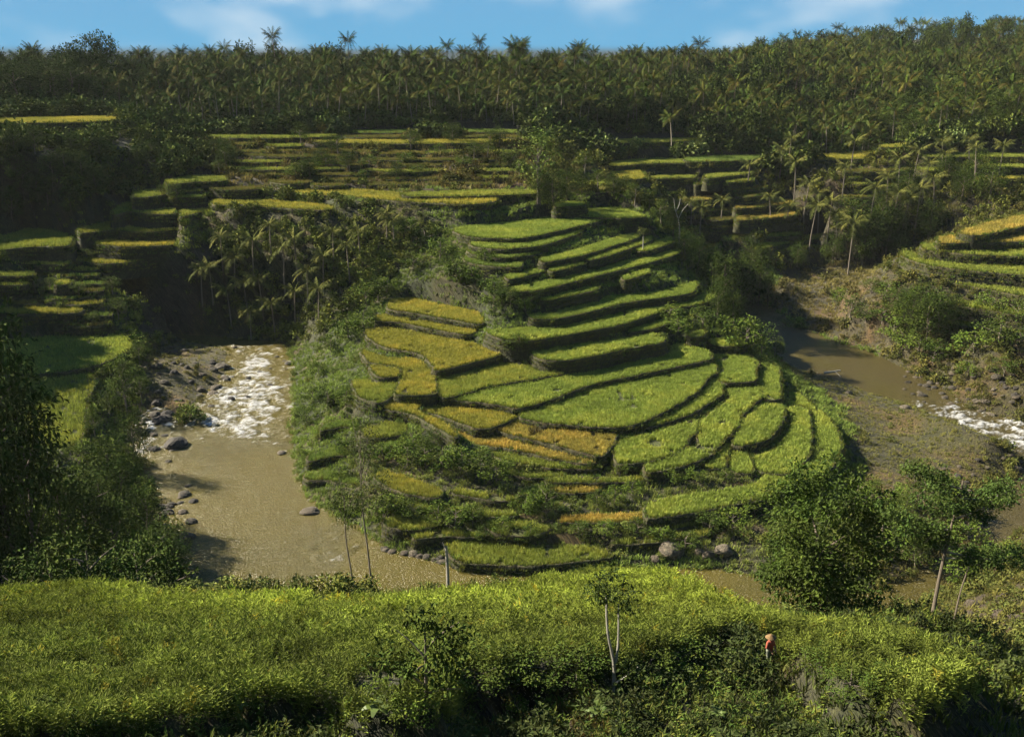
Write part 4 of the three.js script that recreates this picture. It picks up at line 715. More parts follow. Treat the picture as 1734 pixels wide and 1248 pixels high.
[[655, 415, 355], [668, 425, 368]].forEach(([a, b, c], i) => palmAt(a, b, c, 'coconut palm standing among the shrubs beside the upper terraces', 'two palms beside the upper terraces', 90 + i));
palmAt(1436, 470, 372, 'tall lone palm with pale trunk rooted in the brown meadow', null, 120);
[[1505, 416, 335], [1526, 408, 338], [1549, 398, 322], [1580, 383, 305]].forEach(([a, b, c], i) => palmAt(a, b, c, 'palm with a straight pale trunk behind the ochre terraces', 'palms lined up behind the ochre terraces', 130 + i));
[[1305, 398, 330], [1330, 408, 345], [1345, 345, 275], [1360, 380, 310], [1385, 400, 325], [1400, 420, 345], [1415, 440, 360], [1370, 430, 350], [1265, 330, 275], [1320, 310, 252], [1425, 350, 285], [1470, 400, 320], [1500, 370, 300], [1520, 340, 272], [1560, 350, 280], [1600, 325, 262], [1650, 318, 255], [1690, 312, 250], [1335, 285, 235], [1220, 395, 345], [1185, 405, 350], [1170, 385, 340], [1440, 300, 240], [1545, 320, 255], [1595, 310, 245], [1640, 300, 240]].forEach(([a, b, c], i) => palmAt(a, b, c, 'coconut palm among the stepped fields of the palm-dotted valley', 'palms scattered over the palm-dotted valley', 150 + i));

// ---------------------------------------------------------------- broadleaf trees
function treeKind(h, rx, ry, cy, o) { // a prototype of unit build
  const g = new THREE.Group(); mesh('trunk', trunkGeo(h * 0.9, o.r, o.seed, rx * 0.8, o.branches ?? 6, o.top ?? 0.9, o.start ?? 0.4), o.bark || barkMat, g);
  const c = crownGeo({ clumps: o.clumps, leaves: o.leaves, rx, ry, cy, size: o.size, seed: o.seed + 1, clump: o.clump ?? 0.34, low: o.low ?? -0.8, droop: o.droop ?? 0.3, aspect: o.aspect ?? 0.55 });
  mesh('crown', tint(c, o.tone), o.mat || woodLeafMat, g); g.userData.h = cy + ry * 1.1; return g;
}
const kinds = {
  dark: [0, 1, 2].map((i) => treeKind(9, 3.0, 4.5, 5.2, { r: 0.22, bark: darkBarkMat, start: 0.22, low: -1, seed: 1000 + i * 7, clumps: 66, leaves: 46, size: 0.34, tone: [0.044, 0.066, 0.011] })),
  mid: [0, 1, 2].map((i) => treeKind(8, 2.6, 2.7, 5.4, { r: 0.22, seed: 1100 + i * 7, clumps: 36, leaves: 44, size: 0.32, tone: [0.06, 0.085, 0.014] })),
  pale: [0, 1].map((i) => treeKind(9, 1.9, 3.6, 6.2, { r: 0.2, seed: 1200 + i * 7, clumps: 34, leaves: 40, size: 0.28, tone: [0.125, 0.17, 0.035] })),
  shrub: [0, 1, 2].map((i) => treeKind(2.6, 1.5, 1.2, 1.45, { r: 0.09, seed: 1300 + i * 7, clumps: 22, leaves: 34, size: 0.24, tone: [0.08, 0.115, 0.018], start: 0.15, low: -0.6 })),
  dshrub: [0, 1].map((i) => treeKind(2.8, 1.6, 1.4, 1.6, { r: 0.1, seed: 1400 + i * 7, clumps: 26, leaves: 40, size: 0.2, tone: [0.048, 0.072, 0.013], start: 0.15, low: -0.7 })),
  dome: [treeKind(10, 5.2, 3.4, 8, { r: 0.4, seed: 1500, clumps: 60, leaves: 40, size: 0.55, tone: [0.05, 0.07, 0.014], low: -0.4 })],
};
function treeAt(kind, px, py, top, wide, name, label, group, seed, cat = 'tree') {
  const list = kinds[kind], q = rngOf(seed * 13 + 5), src = list[Math.floor(q() * list.length)], g = ground(px, py), slant = Math.hypot(g[0], g[1] - CAM_Y, g[2]);
  const hm = (py - top) / F * slant / Math.max(0.75, Math.cos(Math.atan2(CAM_Y - g[1], -g[2]))), s = hm / src.userData.h;
  const o = src.clone(); o.userData = {}; o.name = numbered(name); scene.add(o); o.position.set(g[0], g[1] - 0.1, g[2]); o.rotation.y = q() * 6.28; const w = s * (wide || 1); o.scale.set(w, s, w);
  return tag(o, label, cat, group);
}
// left bank, in dark foliage
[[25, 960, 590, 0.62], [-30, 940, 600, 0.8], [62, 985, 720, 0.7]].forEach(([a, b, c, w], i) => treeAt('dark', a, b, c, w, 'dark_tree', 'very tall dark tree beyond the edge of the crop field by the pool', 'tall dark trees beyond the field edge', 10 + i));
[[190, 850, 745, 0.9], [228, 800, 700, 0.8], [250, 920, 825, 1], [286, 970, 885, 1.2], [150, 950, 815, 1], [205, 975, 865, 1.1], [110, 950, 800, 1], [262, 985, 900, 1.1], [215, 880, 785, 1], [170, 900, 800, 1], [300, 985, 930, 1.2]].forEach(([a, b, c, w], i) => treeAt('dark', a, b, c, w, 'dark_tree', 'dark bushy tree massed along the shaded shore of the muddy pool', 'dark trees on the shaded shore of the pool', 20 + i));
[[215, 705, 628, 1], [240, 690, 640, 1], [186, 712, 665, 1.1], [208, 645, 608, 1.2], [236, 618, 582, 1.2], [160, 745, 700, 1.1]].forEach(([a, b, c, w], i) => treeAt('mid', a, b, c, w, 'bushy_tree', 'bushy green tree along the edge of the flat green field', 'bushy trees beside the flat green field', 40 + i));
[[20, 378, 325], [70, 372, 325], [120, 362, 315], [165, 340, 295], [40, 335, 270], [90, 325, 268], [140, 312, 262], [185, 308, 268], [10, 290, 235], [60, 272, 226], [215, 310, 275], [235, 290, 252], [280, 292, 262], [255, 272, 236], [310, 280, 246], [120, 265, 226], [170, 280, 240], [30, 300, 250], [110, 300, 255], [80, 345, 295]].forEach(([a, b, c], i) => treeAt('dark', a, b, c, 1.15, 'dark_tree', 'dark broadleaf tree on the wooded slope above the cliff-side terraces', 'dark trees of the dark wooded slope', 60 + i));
[[300, 348, 318, 1.6], [275, 345, 320, 1.4], [150, 472, 445, 1.5], [85, 500, 475, 1.4], [190, 500, 468, 1.4], [135, 512, 485, 1.5], [200, 540, 505, 1.4], [60, 548, 525, 1.6], [160, 555, 530, 1.5], [50, 505, 482, 1.5], [215, 470, 445, 1.4]].forEach(([a, b, c, w], i) => treeAt('mid', a, b, c, w, 'bushy_tree', 'dark green bushy tree between the cliff-side terraces', 'bushy trees among the cliff-side terraces', 80 + i));
for (let i = 0; i < 26; i++) { const q = rngOf(3000 + i), a = -20 + 260 * q(), d = 305 + 75 * q(), w = far(a, d, 41), o = kinds.dark[i % 3].clone(); o.userData = {}; o.name = numbered('dark_tree'); scene.add(o); o.position.set(w[0], land(w[0], w[2]), w[2]); o.rotation.y = q() * 6; const s = 1.2 + 0.4 * q(); o.scale.set(s * 1.3, s, s * 1.3); tag(o, 'dark broadleaf tree on the wooded brow over the pale field strip', 'tree', 'dark trees on the dark brow'); }
{ const w = far(165, 350, 42), o = kinds.dome[0].clone(); o.userData = {}; o.name = numbered('dome_tree'); scene.add(o); o.position.set(w[0], land(w[0], w[2]) + 0.5, w[2]); o.scale.set(1.5, 1.75, 1.5); tag(o, 'broad dome-crowned tree on the skyline of the dark brow', 'tree'); }
{ const w = far(1690, 640, 66), o = kinds.dome[0].clone(); o.userData = {}; o.name = numbered('dome_tree'); scene.add(o); o.position.set(w[0], land(w[0], w[2]), w[2]); o.rotation.y = 2; o.scale.setScalar(1.3); tag(o, 'small dome-crowned tree on the far hazy hilltop', 'tree'); }
{ const w = far(925, 395, 44), o = kinds.dome[0].clone(); o.userData = {}; o.name = numbered('dome_tree'); scene.add(o); o.position.set(w[0], land(w[0], w[2]) + 1, w[2]); o.rotation.y = 1; o.scale.set(0.8, 1.15, 0.8); tag(o, 'flat-topped tree rising from the middle of the palm grove', 'tree'); }
// the neck of the spur
treeAt('pale', 912, 350, 222, 1.25, 'tall_tree', 'tall feathery pale green tree at the neck of the spur', null, 201);
[[938, 362, 292, 1.1], [915, 360, 305, 1.0], [960, 345, 285, 1.1]].forEach(([a, b, c, w], i) => treeAt('dark', a, b, c, w, 'dark_tree', 'dark leafy tree clustered under the tall feathery tree', 'dark trees at the neck of the spur', 205 + i));
[[985, 330, 288], [1012, 325, 285], [1040, 345, 305], [1075, 350, 310], [1100, 360, 318], [1120, 385, 340], [1060, 330, 300], [990, 300, 262], [1140, 400, 350], [880, 305, 268]].forEach(([a, b, c], i) => treeAt(i % 2 ? 'mid' : 'dark', a, b, c, 1.2, 'bushy_tree', 'rounded tree in the thicket behind the spur top', 'thicket behind the spur top', 210 + i));
// the dark clump on the shaded flank of the spur
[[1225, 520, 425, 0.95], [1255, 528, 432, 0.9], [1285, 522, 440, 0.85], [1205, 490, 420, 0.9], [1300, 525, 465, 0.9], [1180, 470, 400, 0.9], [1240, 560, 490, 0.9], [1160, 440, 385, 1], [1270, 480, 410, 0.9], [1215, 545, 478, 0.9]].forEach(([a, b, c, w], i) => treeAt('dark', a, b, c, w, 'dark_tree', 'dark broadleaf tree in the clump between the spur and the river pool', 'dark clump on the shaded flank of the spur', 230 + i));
[[1262, 600, 540, 1], [1290, 602, 555, 1.1], [1245, 570, 530, 1.2], [1312, 606, 575, 1.1], [1150, 565, 535, 1.5], [1190, 555, 520, 1.4], [1135, 545, 515, 1.4]].forEach(([a, b, c, w], i) => treeAt(i % 2 ? 'dshrub' : 'shrub', a, b, c, w, 'shrub', 'dense shrub under the dark clump by the squarish paddy', 'shrubs under the dark clump', 245 + i, 'shrub'));
// right bank thicket and right valley trees
[[1545, 570, 495, 1.1], [1570, 585, 500, 1.1], [1590, 570, 492, 1.1], [1530, 550, 490, 1.1], [1615, 555, 505, 1.2], [1560, 545, 478, 1.1]].forEach(([a, b, c, w], i) => treeAt('dark', a, b, c, w, 'dark_tree', 'dark thicket tree under the lowest ochre terrace of the ochre bank', 'dark thicket on the ochre bank', 260 + i));
[[1500, 505, 478], [1520, 530, 498], [1535, 560, 520], [1495, 545, 515], [1510, 575, 545], [1475, 500, 475], [1555, 600, 565], [1580, 615, 580], [1525, 590, 560], [1690, 590, 540], [1650, 600, 560], [1720, 560, 520], [1680, 530, 500], [1700, 640, 612], [1640, 640, 615], [1440, 540, 505], [1425, 515, 490], [1465, 560, 530], [1345, 560, 535]].forEach(([a, b, c], i) => treeAt(i % 2 ? 'dshrub' : 'shrub', a, b, c, 1.4, 'shrub', 'low shrub on the brownish ochre bank of the river', 'shrubs on the ochre bank', 270 + i, 'shrub'));
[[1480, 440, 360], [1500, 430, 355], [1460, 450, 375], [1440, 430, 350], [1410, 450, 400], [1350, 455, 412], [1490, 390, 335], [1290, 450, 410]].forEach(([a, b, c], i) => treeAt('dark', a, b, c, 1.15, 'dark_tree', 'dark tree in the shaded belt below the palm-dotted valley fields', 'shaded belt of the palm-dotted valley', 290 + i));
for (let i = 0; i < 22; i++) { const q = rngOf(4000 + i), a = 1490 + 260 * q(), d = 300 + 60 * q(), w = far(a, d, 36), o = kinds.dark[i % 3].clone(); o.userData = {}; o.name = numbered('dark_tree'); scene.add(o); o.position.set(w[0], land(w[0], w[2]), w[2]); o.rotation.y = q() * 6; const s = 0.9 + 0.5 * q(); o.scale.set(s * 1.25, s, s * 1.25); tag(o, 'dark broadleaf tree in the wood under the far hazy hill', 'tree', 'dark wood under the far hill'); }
for (let i = 0; i < 12; i++) { const q = rngOf(4500 + i), a = 1515 + 250 * q(), d = 252 + 22 * q(), w = far(a, d, 20), o = kinds.dark[i % 3].clone(); o.userData = {}; o.name = numbered('dark_tree'); scene.add(o); o.position.set(w[0], land(w[0], w[2]), w[2]); o.rotation.y = q() * 6; const s = 0.75 + 0.35 * q(); o.scale.set(s * 1.2, s, s * 1.2); tag(o, 'dark tree standing behind the crest of the ochre terraces', 'tree', 'trees behind the ochre terraces'); }
// shrubs on the brown slope and round the spur
for (let i = 0; i < 34; i++) { const q = rngOf(5000 + i), a = 350 + 560 * q(), b = 242 + 68 * q(); treeAt(['dark', 'mid', 'shrub'][i % 3], a, b, b - (i % 3 === 2 ? 16 : 28) - 12 * q(), 1.3, 'bushy_tree', 'bushy tree on the brown slope below the palm grove', 'bushes of the brown slope', 5100 + i); }
[[530, 685, 655, 1], [555, 690, 655, 1.1], [585, 690, 655, 1], [540, 640, 612, 1], [560, 600, 565, 1], [590, 575, 530, 1], [615, 560, 520, 1], [640, 510, 470, 1], [620, 520, 478, 1.2], [655, 500, 468, 1.3], [520, 720, 690, 1.2], [610, 740, 705, 1], [590, 770, 735, 1], [625, 790, 755, 1], [650, 780, 745, 1.1], [690, 790, 748, 1.1], [720, 790, 745, 1.1], [750, 800, 752, 1.1], [780, 800, 755, 1.1], [815, 810, 765, 1.1], [840, 820, 780, 1.1], [700, 760, 725, 1.1], [735, 760, 730, 1.1], [575, 810, 785, 1.2], [665, 880, 835, 1], [700, 885, 845, 1.1], [650, 890, 840, 1], [770, 895, 855, 1.1], [800, 890, 855, 1.1], [740, 890, 850, 1], [905, 865, 825, 1.1], [925, 870, 822, 1.1], [890, 875, 838, 1.1], [1040, 855, 825, 1.1], [1010, 860, 830, 1.1], [1070, 840, 812, 1.1], [960, 800, 780, 1.2], [1000, 800, 782, 1.2], [860, 800, 772, 1.1], [1180, 815, 792, 1.2], [1230, 815, 795, 1.2], [1140, 820, 797, 1.2], [1060, 805, 785, 1.2]].forEach(([a, b, c, w], i) => treeAt(i % 3 === 1 ? 'dshrub' : 'shrub', a, b, c, w, 'shrub', i < 14 ? 'leafy shrub on the river-side slope of the spur above the rapids' : i < 24 ? 'leafy shrub in the scrub below the golden paddies' : 'leafy shrub on the stepped toe of the spur', i < 14 ? 'shrubs on the river-side slope' : i < 24 ? 'shrubs below the golden paddies' : 'shrubs on the toe of the spur', 6000 + i, 'shrub'));
[[850, 520, 485], [835, 530, 490], [865, 530, 500], [800, 480, 445], [780, 500, 460], [820, 450, 420], [760, 470, 435], [745, 440, 400], [720, 420, 385], [690, 400, 360], [700, 460, 425], [840, 500, 465], [850, 440, 418], [890, 530, 505], [870, 600, 572], [880, 610, 588], [975, 620, 604], [960, 512, 496], [900, 520, 500]].forEach(([a, b, c], i) => treeAt(i % 2 ? 'shrub' : 'dshrub', a, b, c, 1.2, 'shrub', 'shrub on the shaggy bank beside the upper terraces', 'shrubs on the shaggy bank', 6100 + i, 'shrub'));
[[1160, 935, 900], [1120, 915, 885], [1080, 910, 880], [1020, 905, 880], [1200, 905, 870], [1240, 900, 865], [980, 910, 885], [1270, 870, 840], [900, 915, 890], [850, 905, 880], [820, 920, 895], [1180, 885, 862], [1300, 850, 825]].forEach(([a, b, c], i) => treeAt(i % 2 ? 'shrub' : 'dshrub', a, b, c, 1.3, 'shrub', 'shrub in the dark hedge under the lowest green paddy', 'hedge under the lowest paddy', 6200 + i, 'shrub'));
[[1490, 930, 870], [1530, 940, 885], [1570, 930, 880], [1600, 960, 910], [1640, 920, 880], [1550, 970, 920], [1620, 990, 950], [1660, 985, 945], [1700, 960, 920], [1480, 850, 815], [1510, 855, 815], [1550, 820, 780], [1600, 840, 805], [1565, 850, 810], [1450, 845, 815], [1530, 880, 840], [1620, 870, 835], [1590, 880, 840], [1500, 900, 855]].forEach(([a, b, c], i) => treeAt(i % 2 ? 'mid' : 'shrub', a, b, c, 1.2, 'shrub', 'green bush on the gravel flat behind the big round tree', 'bushes on the gravel flat', 6300 + i, 'shrub'));

// ---------------------------------------------------------------- foreground trees
{ // the big round tree
  const g = [19.0, 0, -56]; g[1] = land(g[0], g[2]);
  const o = thing('round_tree', 'big round bushy tree with bright leaf tips beyond the crop field', 'tree', g);
  mesh('trunk', trunkGeo(6.5, 0.3, 77, 2.6, 8), darkBarkMat, o);
  mesh('crown', tint(crownGeo({ clumps: 130, leaves: 120, rx: 3.9, ry: 4.9, cy: 5.0, size: 0.30, seed: 78, clump: 0.22, low: -0.95 }), [0.058, 0.088, 0.014]), leafMat, o);
}
const slender = (label, x, d, top, rx, ry, seed, tone, bark, name = 'slender_tree', n = 22) => { const y = land(x, -d), h = top - y, o = thing(name, label, 'tree', [x, y, -d]); mesh('trunk', trunkGeo(h * 0.98, 0.1, seed, rx * 0.8, 5, 0.97, 0.72), bark, o); mesh('crown', tint(crownGeo({ clumps: n, leaves: 45, rx, ry, cy: h - ry * 0.8, size: 0.2, seed: seed + 1, clump: 0.4, low: -0.9 }), tone), leafMat, o); return o; };
{
  const A = (px, py, d) => { const r = ray(px, py), t = d / -r[2]; return [r[0] * t, CAM_Y + r[1] * t]; };
  let p = A(590, 830, 66); slender('slender tree with a compact dark crown in front of the muddy pool', p[0], 66, p[1], 1.35, 1.6, 700, [0.05, 0.07, 0.014], barkMat);
  p = A(618, 735, 68); slender('taller slender tree with an open crown leaning beside the compact one', p[0], 68, p[1], 1.5, 3.6, 710, [0.055, 0.07, 0.02], barkMat, 'slender_tree', 26);
  p = A(755, 925, 66); { const y = land(p[0], -66), o = thing('bare_stump', 'bare upright dead trunk in front of the brown bank', 'dead tree', [p[0], y, -66]); mesh('trunk', limb([[0, -0.5, 0], [0.08, (p[1] - y) * 0.5, 0], [0, p[1] - y, 0]], 0.16, 0.1, 7), paleBarkMat, o); mesh('broken_top', limb([[0, p[1] - y - 0.3, 0], [-0.25, p[1] - y + 0.35, 0.05]], 0.07, 0.03, 5), paleBarkMat, o); }
  // dark shrub in the crop field
  p = onField(722, 1190, 0.4); { const o = kinds.dshrub[0].clone(); o.userData = {}; o.name = numbered('field_shrub'); scene.add(o); o.position.set(p[0], land(p[0], p[1]), p[1]); o.scale.set(1.25, 1.55, 1.25); tag(o, 'dark twiggy shrub at the near edge of the crop field', 'shrub'); }
  // thin pale-stemmed tree
  p = ground(1036, 1190); { const [x, y, z] = p, o = thing('thin_tree', 'thin pale-stemmed tree with a small dark crown among the weeds', 'tree', [x, y, z]);
    mesh('stem', limb([[0, -0.3, 0], [0.05, 1.4, 0], [-0.25, 3, 0.1], [-0.35, 4.6, 0]], 0.09, 0.04, 6), paleBarkMat, o); mesh('stem', limb([[0.05, 1.2, 0], [0.15, 2.4, 0.1], [0.12, 4.2, 0.1]], 0.06, 0.03, 6), paleBarkMat, o); mesh('branch', limb([[0.05, 0.7, 0], [0.55, 1.3, 0.3], [0.95, 1.7, 0.3]], 0.05, 0.02, 5), paleBarkMat, o);
    const cg = mergeGeometries([crownGeo({ clumps: 16, leaves: 34, rx: 0.8, ry: 1.0, cy: 4.7, size: 0.17, seed: 801, clump: 0.4 }), crownGeo({ clumps: 8, leaves: 30, rx: 0.6, ry: 0.5, cy: 1.6, size: 0.17, seed: 802, clump: 0.45 }).translate(0.9, 0, 0.3)]); mesh('crown', tint(cg, [0.045, 0.066, 0.013]), leafMat, o); o.scale.setScalar(1.2); }
  // the open-branched tree at the right
  { const g = [23.6, 0, -50]; g[1] = land(g[0], g[2]); const o = thing('open_tree', 'open-branched tree with level limbs standing over the river flat', 'tree', g), H = 8.6;
    mesh('trunk', limb([[0, -0.5, 0], [0.1, 2.5, 0], [0.3, 5.2, 0], [0.6, H, 0.1]], 0.13, 0.05, 7), darkBarkMat, o); mesh('stem', limb([[1.1, -0.4, 0.3], [1.3, 2, 0.2], [1.7, 4, 0.1]], 0.06, 0.03, 6), darkBarkMat, o);
    const q = rngOf(820), leaves = [];
    [[3.9, 0.0, 3.2, 0.1], [4.3, 0.7, 3.4, 0.4], [5.2, 2.8, 2.4, 0.8], [5.6, 3.4, 3.2, 0.6], [6.3, -0.4, 3.0, 0.9], [7.0, 2.4, 2.6, 0.9], [7.5, 0.5, 2.4, 0.8], [8.1, 3.6, 2.2, 0.5]].forEach(([y, a, L, up], i) => { const x0 = 0.07 * y, ex = x0 + Math.cos(a) * L, ez = Math.sin(a) * L * 0.8; mesh('branch', limb([[x0, y, 0], [lerp(x0, ex, 0.5), y + up * 0.25, ez * 0.5], [ex, y + up, ez]], 0.06, 0.02, 5), paleBarkMat, o); for (let k = 0; k < 5; k++) { const t = 0.35 + 0.18 * k; leaves.push(crownGeo({ clumps: 7, leaves: 30, rx: 0.95, ry: 0.4, cy: 0, size: 0.2, seed: 830 + i * 5 + k, clump: 0.6, low: -1 }).translate(lerp(x0, ex, t), y + up * t * t + 0.12, ez * t)); } });
    mesh('crown', tint(mergeGeometries(leaves), [0.06, 0.095, 0.02]), leafMat, o); }
}
[[-36, 66, 1.9], [-32.5, 64, 1.7], [-29.5, 63, 1.9], [-27, 65, 1.6], [-34, 70, 2.2], [-28, 70, 2.1], [-38, 72, 2.2]].forEach(([x, d, s], i) => { const o = kinds.dshrub[i % 2].clone(); o.userData = {}; o.name = numbered('bank_shrub'); scene.add(o); o.position.set(x, land(x, -d) - 0.2, -d); o.rotation.y = i * 2.1; o.scale.set(s, s * 1.15, s); tag(o, 'dense dark bush on the drop between the crop field and the pool', 'shrub', 'dark bushes below the field edge'); });
// shrubs in the hollow under the field
[[815, 1180, 1.1], [860, 1170, 1.2], [920, 1165, 1.2], [975, 1150, 1.15], [1100, 1150, 1.1], [1150, 1130, 1.1], [1200, 1120, 1.2], [1390, 1140, 1.0], [1440, 1175, 1.0], [1500, 1185, 0.9], [1560, 1180, 0.8], [370, 1205, 0.7], [440, 1190, 0.8], [510, 1180, 0.6], [1250, 1150, 0.9], [690, 1215, 0.8], [60, 1235, 0.9], [150, 1245, 0.8], [240, 1240, 0.7]].forEach(([a, b, s], i) => { const g = ground(a, b), o = kinds.dshrub[i % 2].clone(); o.userData = {}; o.name = numbered('hollow_shrub'); scene.add(o); o.position.set(g[0], g[1] - 0.2, g[2]); o.rotation.y = i * 1.7; o.scale.set(s * 0.72, s * 0.42, s * 0.72); tag(o, 'low dark shrub in the hollow along the near edge of the crop field', 'shrub', 'dark shrubs in the hollow'); });
[[700, 1230, 1], [1180, 1165, 0.8], [990, 1185, 0.8], [870, 1215, 0.7], [640, 1180, 0.7]].forEach(([a, b, s], i) => { const g = ground(a, b), o = kinds.shrub[i % 3].clone(); o.userData = {}; o.name = numbered('hollow_shrub'); scene.add(o); o.position.set(g[0], g[1] - 0.15, g[2]); o.rotation.y = i; o.scale.set(s * 0.6, s * 0.5, s * 0.6); tag(o, 'light green leafy bush among the dark weeds of the hollow', 'shrub', 'light bushes in the hollow'); });
{ // the bare pale tree on the right of the upper spur, and a young tree on a terrace
  const g = ground(1150, 412), o = thing('bare_tree', 'bare tree with pale forked branches behind the upper terraces', 'dead tree', g);
  mesh('trunk', limb([[0, -0.5, 0], [0, 3, 0], [-0.4, 5.5, 0]], 0.22, 0.14, 6), paleBarkMat, o);
  for (const b of [[[-0.4, 5.4, 0], [-1.2, 7.5, 0], [-1.6, 10, 0]], [[-0.4, 5.4, 0], [0.4, 7.4, 0.4], [1.5, 8.8, 0.5]], [[-1, 7, 0], [-0.4, 8.6, 0.2], [-0.2, 10, 0.2]]]) mesh('branch', limb(b, 0.12, 0.04, 5), paleBarkMat, o);
  const h = ground(1088, 436); const y = thing('young_tree', 'thin young tree with a tuft of leaves on a slanting terrace', 'tree', [h[0], h[1], h[2]]);
  mesh('trunk', limb([[0, -0.8, 0], [0.05, 2.4, 0], [0, 4.6, 0]], 0.14, 0.08, 6), paleBarkMat, y); mesh('crown', tint(crownGeo({ clumps: 12, leaves: 26, rx: 1.2, ry: 0.8, cy: 4.9, size: 0.28, seed: 870 }), [0.09, 0.11, 0.028]), leafMat, y);
}

// ---------------------------------------------------------------- stones, drift log, straw heap
function rockGeo(seed) { const g = new THREE.IcosahedronGeometry(1, 3), p = g.attributes.position, q = rngOf(seed), o = q() * 50; for (let i = 0; i < p.count; i++) { const x = p.getX(i), y = p.getY(i), z = p.getZ(i), r = 0.72 + 0.55 * fbm(x * 1.3 + o + y, z * 1.3 + y * 1.1 + o, 3); p.setXYZ(i, x * r, Math.max(-0.55, y * r * 0.75), z * r); } g.computeVertexNormals(); return g; }
const rockGeos = [1, 2, 3, 4, 5].map((s) => rockGeo(s * 11)), rockMats = [[0.11, 0.095, 0.06], [0.16, 0.13, 0.08], [0.065, 0.055, 0.038], [0.22, 0.19, 0.13]].map((c) => new THREE.MeshStandardMaterial({ color: new THREE.Color().setRGB(...c), map: grain, roughness: 0.9, bumpMap: relief, bumpScale: 0.12 }));
function rockAt(px, py, w, mat, label, group, k) { const g = ground(px, py), q = rngOf(k * 17 + 3), y = Math.max(g[1], -0.1), o = mesh(numbered('boulder'), rockGeos[k % 5], rockMats[mat], scene), s = w / 2 / F * Math.hypot(g[0], g[1] - CAM_Y, g[2]); o.position.set(g[0], y + s * 0.1, g[2]); o.rotation.y = q() * 6.28; o.scale.set(s * (0.9 + 0.4 * q()), s * (0.6 + 0.4 * q()), s * (0.8 + 0.4 * q())); return tag(o, label, 'boulder', group); }
rockAt(299, 772, 40, 2, 'large dark boulder at the edge of the pool below the rapids', null, 1);
rockAt(524, 881, 26, 1, 'flat pale boulder lying in the pool near the spur shore', null, 2);
rockAt(477, 777, 15, 3, 'small pale rock standing alone in the pool under the rapids', null, 3);
rockAt(1437, 668, 12, 3, 'small pale rock on the gravel flat by the river pool', null, 4);
{ const q = rngOf(888);
  for (let i = 0; i < 64; i++) { const t = q(), a = lerp(232, 400, q()), b = lerp(585, 735, t); if (a > 330 && b > 700) continue; rockAt(a, b, 8 + 16 * q() * q(), Math.floor(q() * 3), 'weathered boulder on the stony shore beside the wide rapids', 'boulders beside the wide rapids', 20 + i); }
  for (let i = 0; i < 16; i++) rockAt(lerp(215, 295, q()), lerp(720, 800, q()), 9 + 14 * q(), Math.floor(q() * 3), 'dark wet boulder at the pool corner below the dark trees', 'boulders at the pool corner', 100 + i);
  for (let i = 0; i < 12; i++) rockAt(lerp(400, 488, q()), lerp(610, 735, q()), 5 + 7 * q(), 2, 'small dark rock breaking the white water of the wide rapids', 'rocks in the wide rapids', 130 + i);
  for (let i = 0; i < 70; i++) rockAt(lerp(1530, 1745, q()), lerp(605, 705, q() * 0.8 + 0.2), 6 + 12 * q() * q(), Math.floor(q() * 4), 'ochre boulder strewn over the ochre bank by the narrow rapids', 'boulders along the narrow rapids', 150 + i);
  for (let i = 0; i < 26; i++) rockAt(lerp(1590, 1734, q()), lerp(770, 845, q()), 7 + 12 * q() * q(), 1 + Math.floor(q() * 3), 'ochre boulder on the gravel beside the brown water', 'boulders beside the brown water', 230 + i);
  for (let i = 0; i < 18; i++) rockAt(lerp(262, 330, q()), lerp(830, 985, q()), 8 + 12 * q(), Math.floor(q() * 3), 'dark boulder along the shaded shaded shore of the pool', 'boulders on the shaded shore', 260 + i);
  for (let i = 0; i < 14; i++) { const t = q(); rockAt(lerp(620, 760, t), lerp(925, 952, t) + 8 * q(), 8 + 10 * q(), Math.floor(q() * 4), 'boulder on the shore at the toe of the spur', 'boulders at the toe', 280 + i); }
  for (let i = 0; i < 20; i++) rockAt(lerp(1600, 1734, q()), lerp(1010, 1100, q()), 10 + 24 * q() * q(), 1, 'flat ochre ledge of rock on the slope beside the open-branched tree', 'rock ledges on the slope', 300 + i);
  [[1135, 935, 34, 3], [1112, 948, 18, 1], [1225, 935, 26, 3], [1200, 945, 20, 1], [1150, 925, 16, 3], [1185, 938, 14, 3]].forEach(([a, b, w, m], i) => { const o = rockAt(a, b, w, m, 'pale rock showing on the bank behind the crest of the crop field', 'pale rocks behind the crop field', 330 + i); o.scale.y *= 1.5; });
}
{ const w = at(1410, 634, 0.1), o = thing('drift_log', 'pale forked drift log stranded at the edge of the river pool', 'log', [w[0], 0.35, w[2]]); mesh('trunk', limb([[-1.6, 0.1, 0.2], [0, 0.25, 0], [1.5, 0.5, -0.1]], 0.28, 0.14, 7), paleBarkMat, o); mesh('branch', limb([[0.4, 0.3, 0], [1.0, -0.1, 0.7], [1.2, -0.4, 1.2]], 0.12, 0.06, 5), paleBarkMat, o); }
{ const w = at(905, 733, 5.7), g = tuft(150, 0.75, 0.9, 0.1, 0.5, 933), o = mesh(numbered('straw_heap'), tint(g, [0.06, 0.05, 0.02]), leafMat, scene); o.position.set(w[0], 5.55, w[2]); tag(o, 'dark heap of straw standing in the golden ripe paddy', 'straw heap'); }

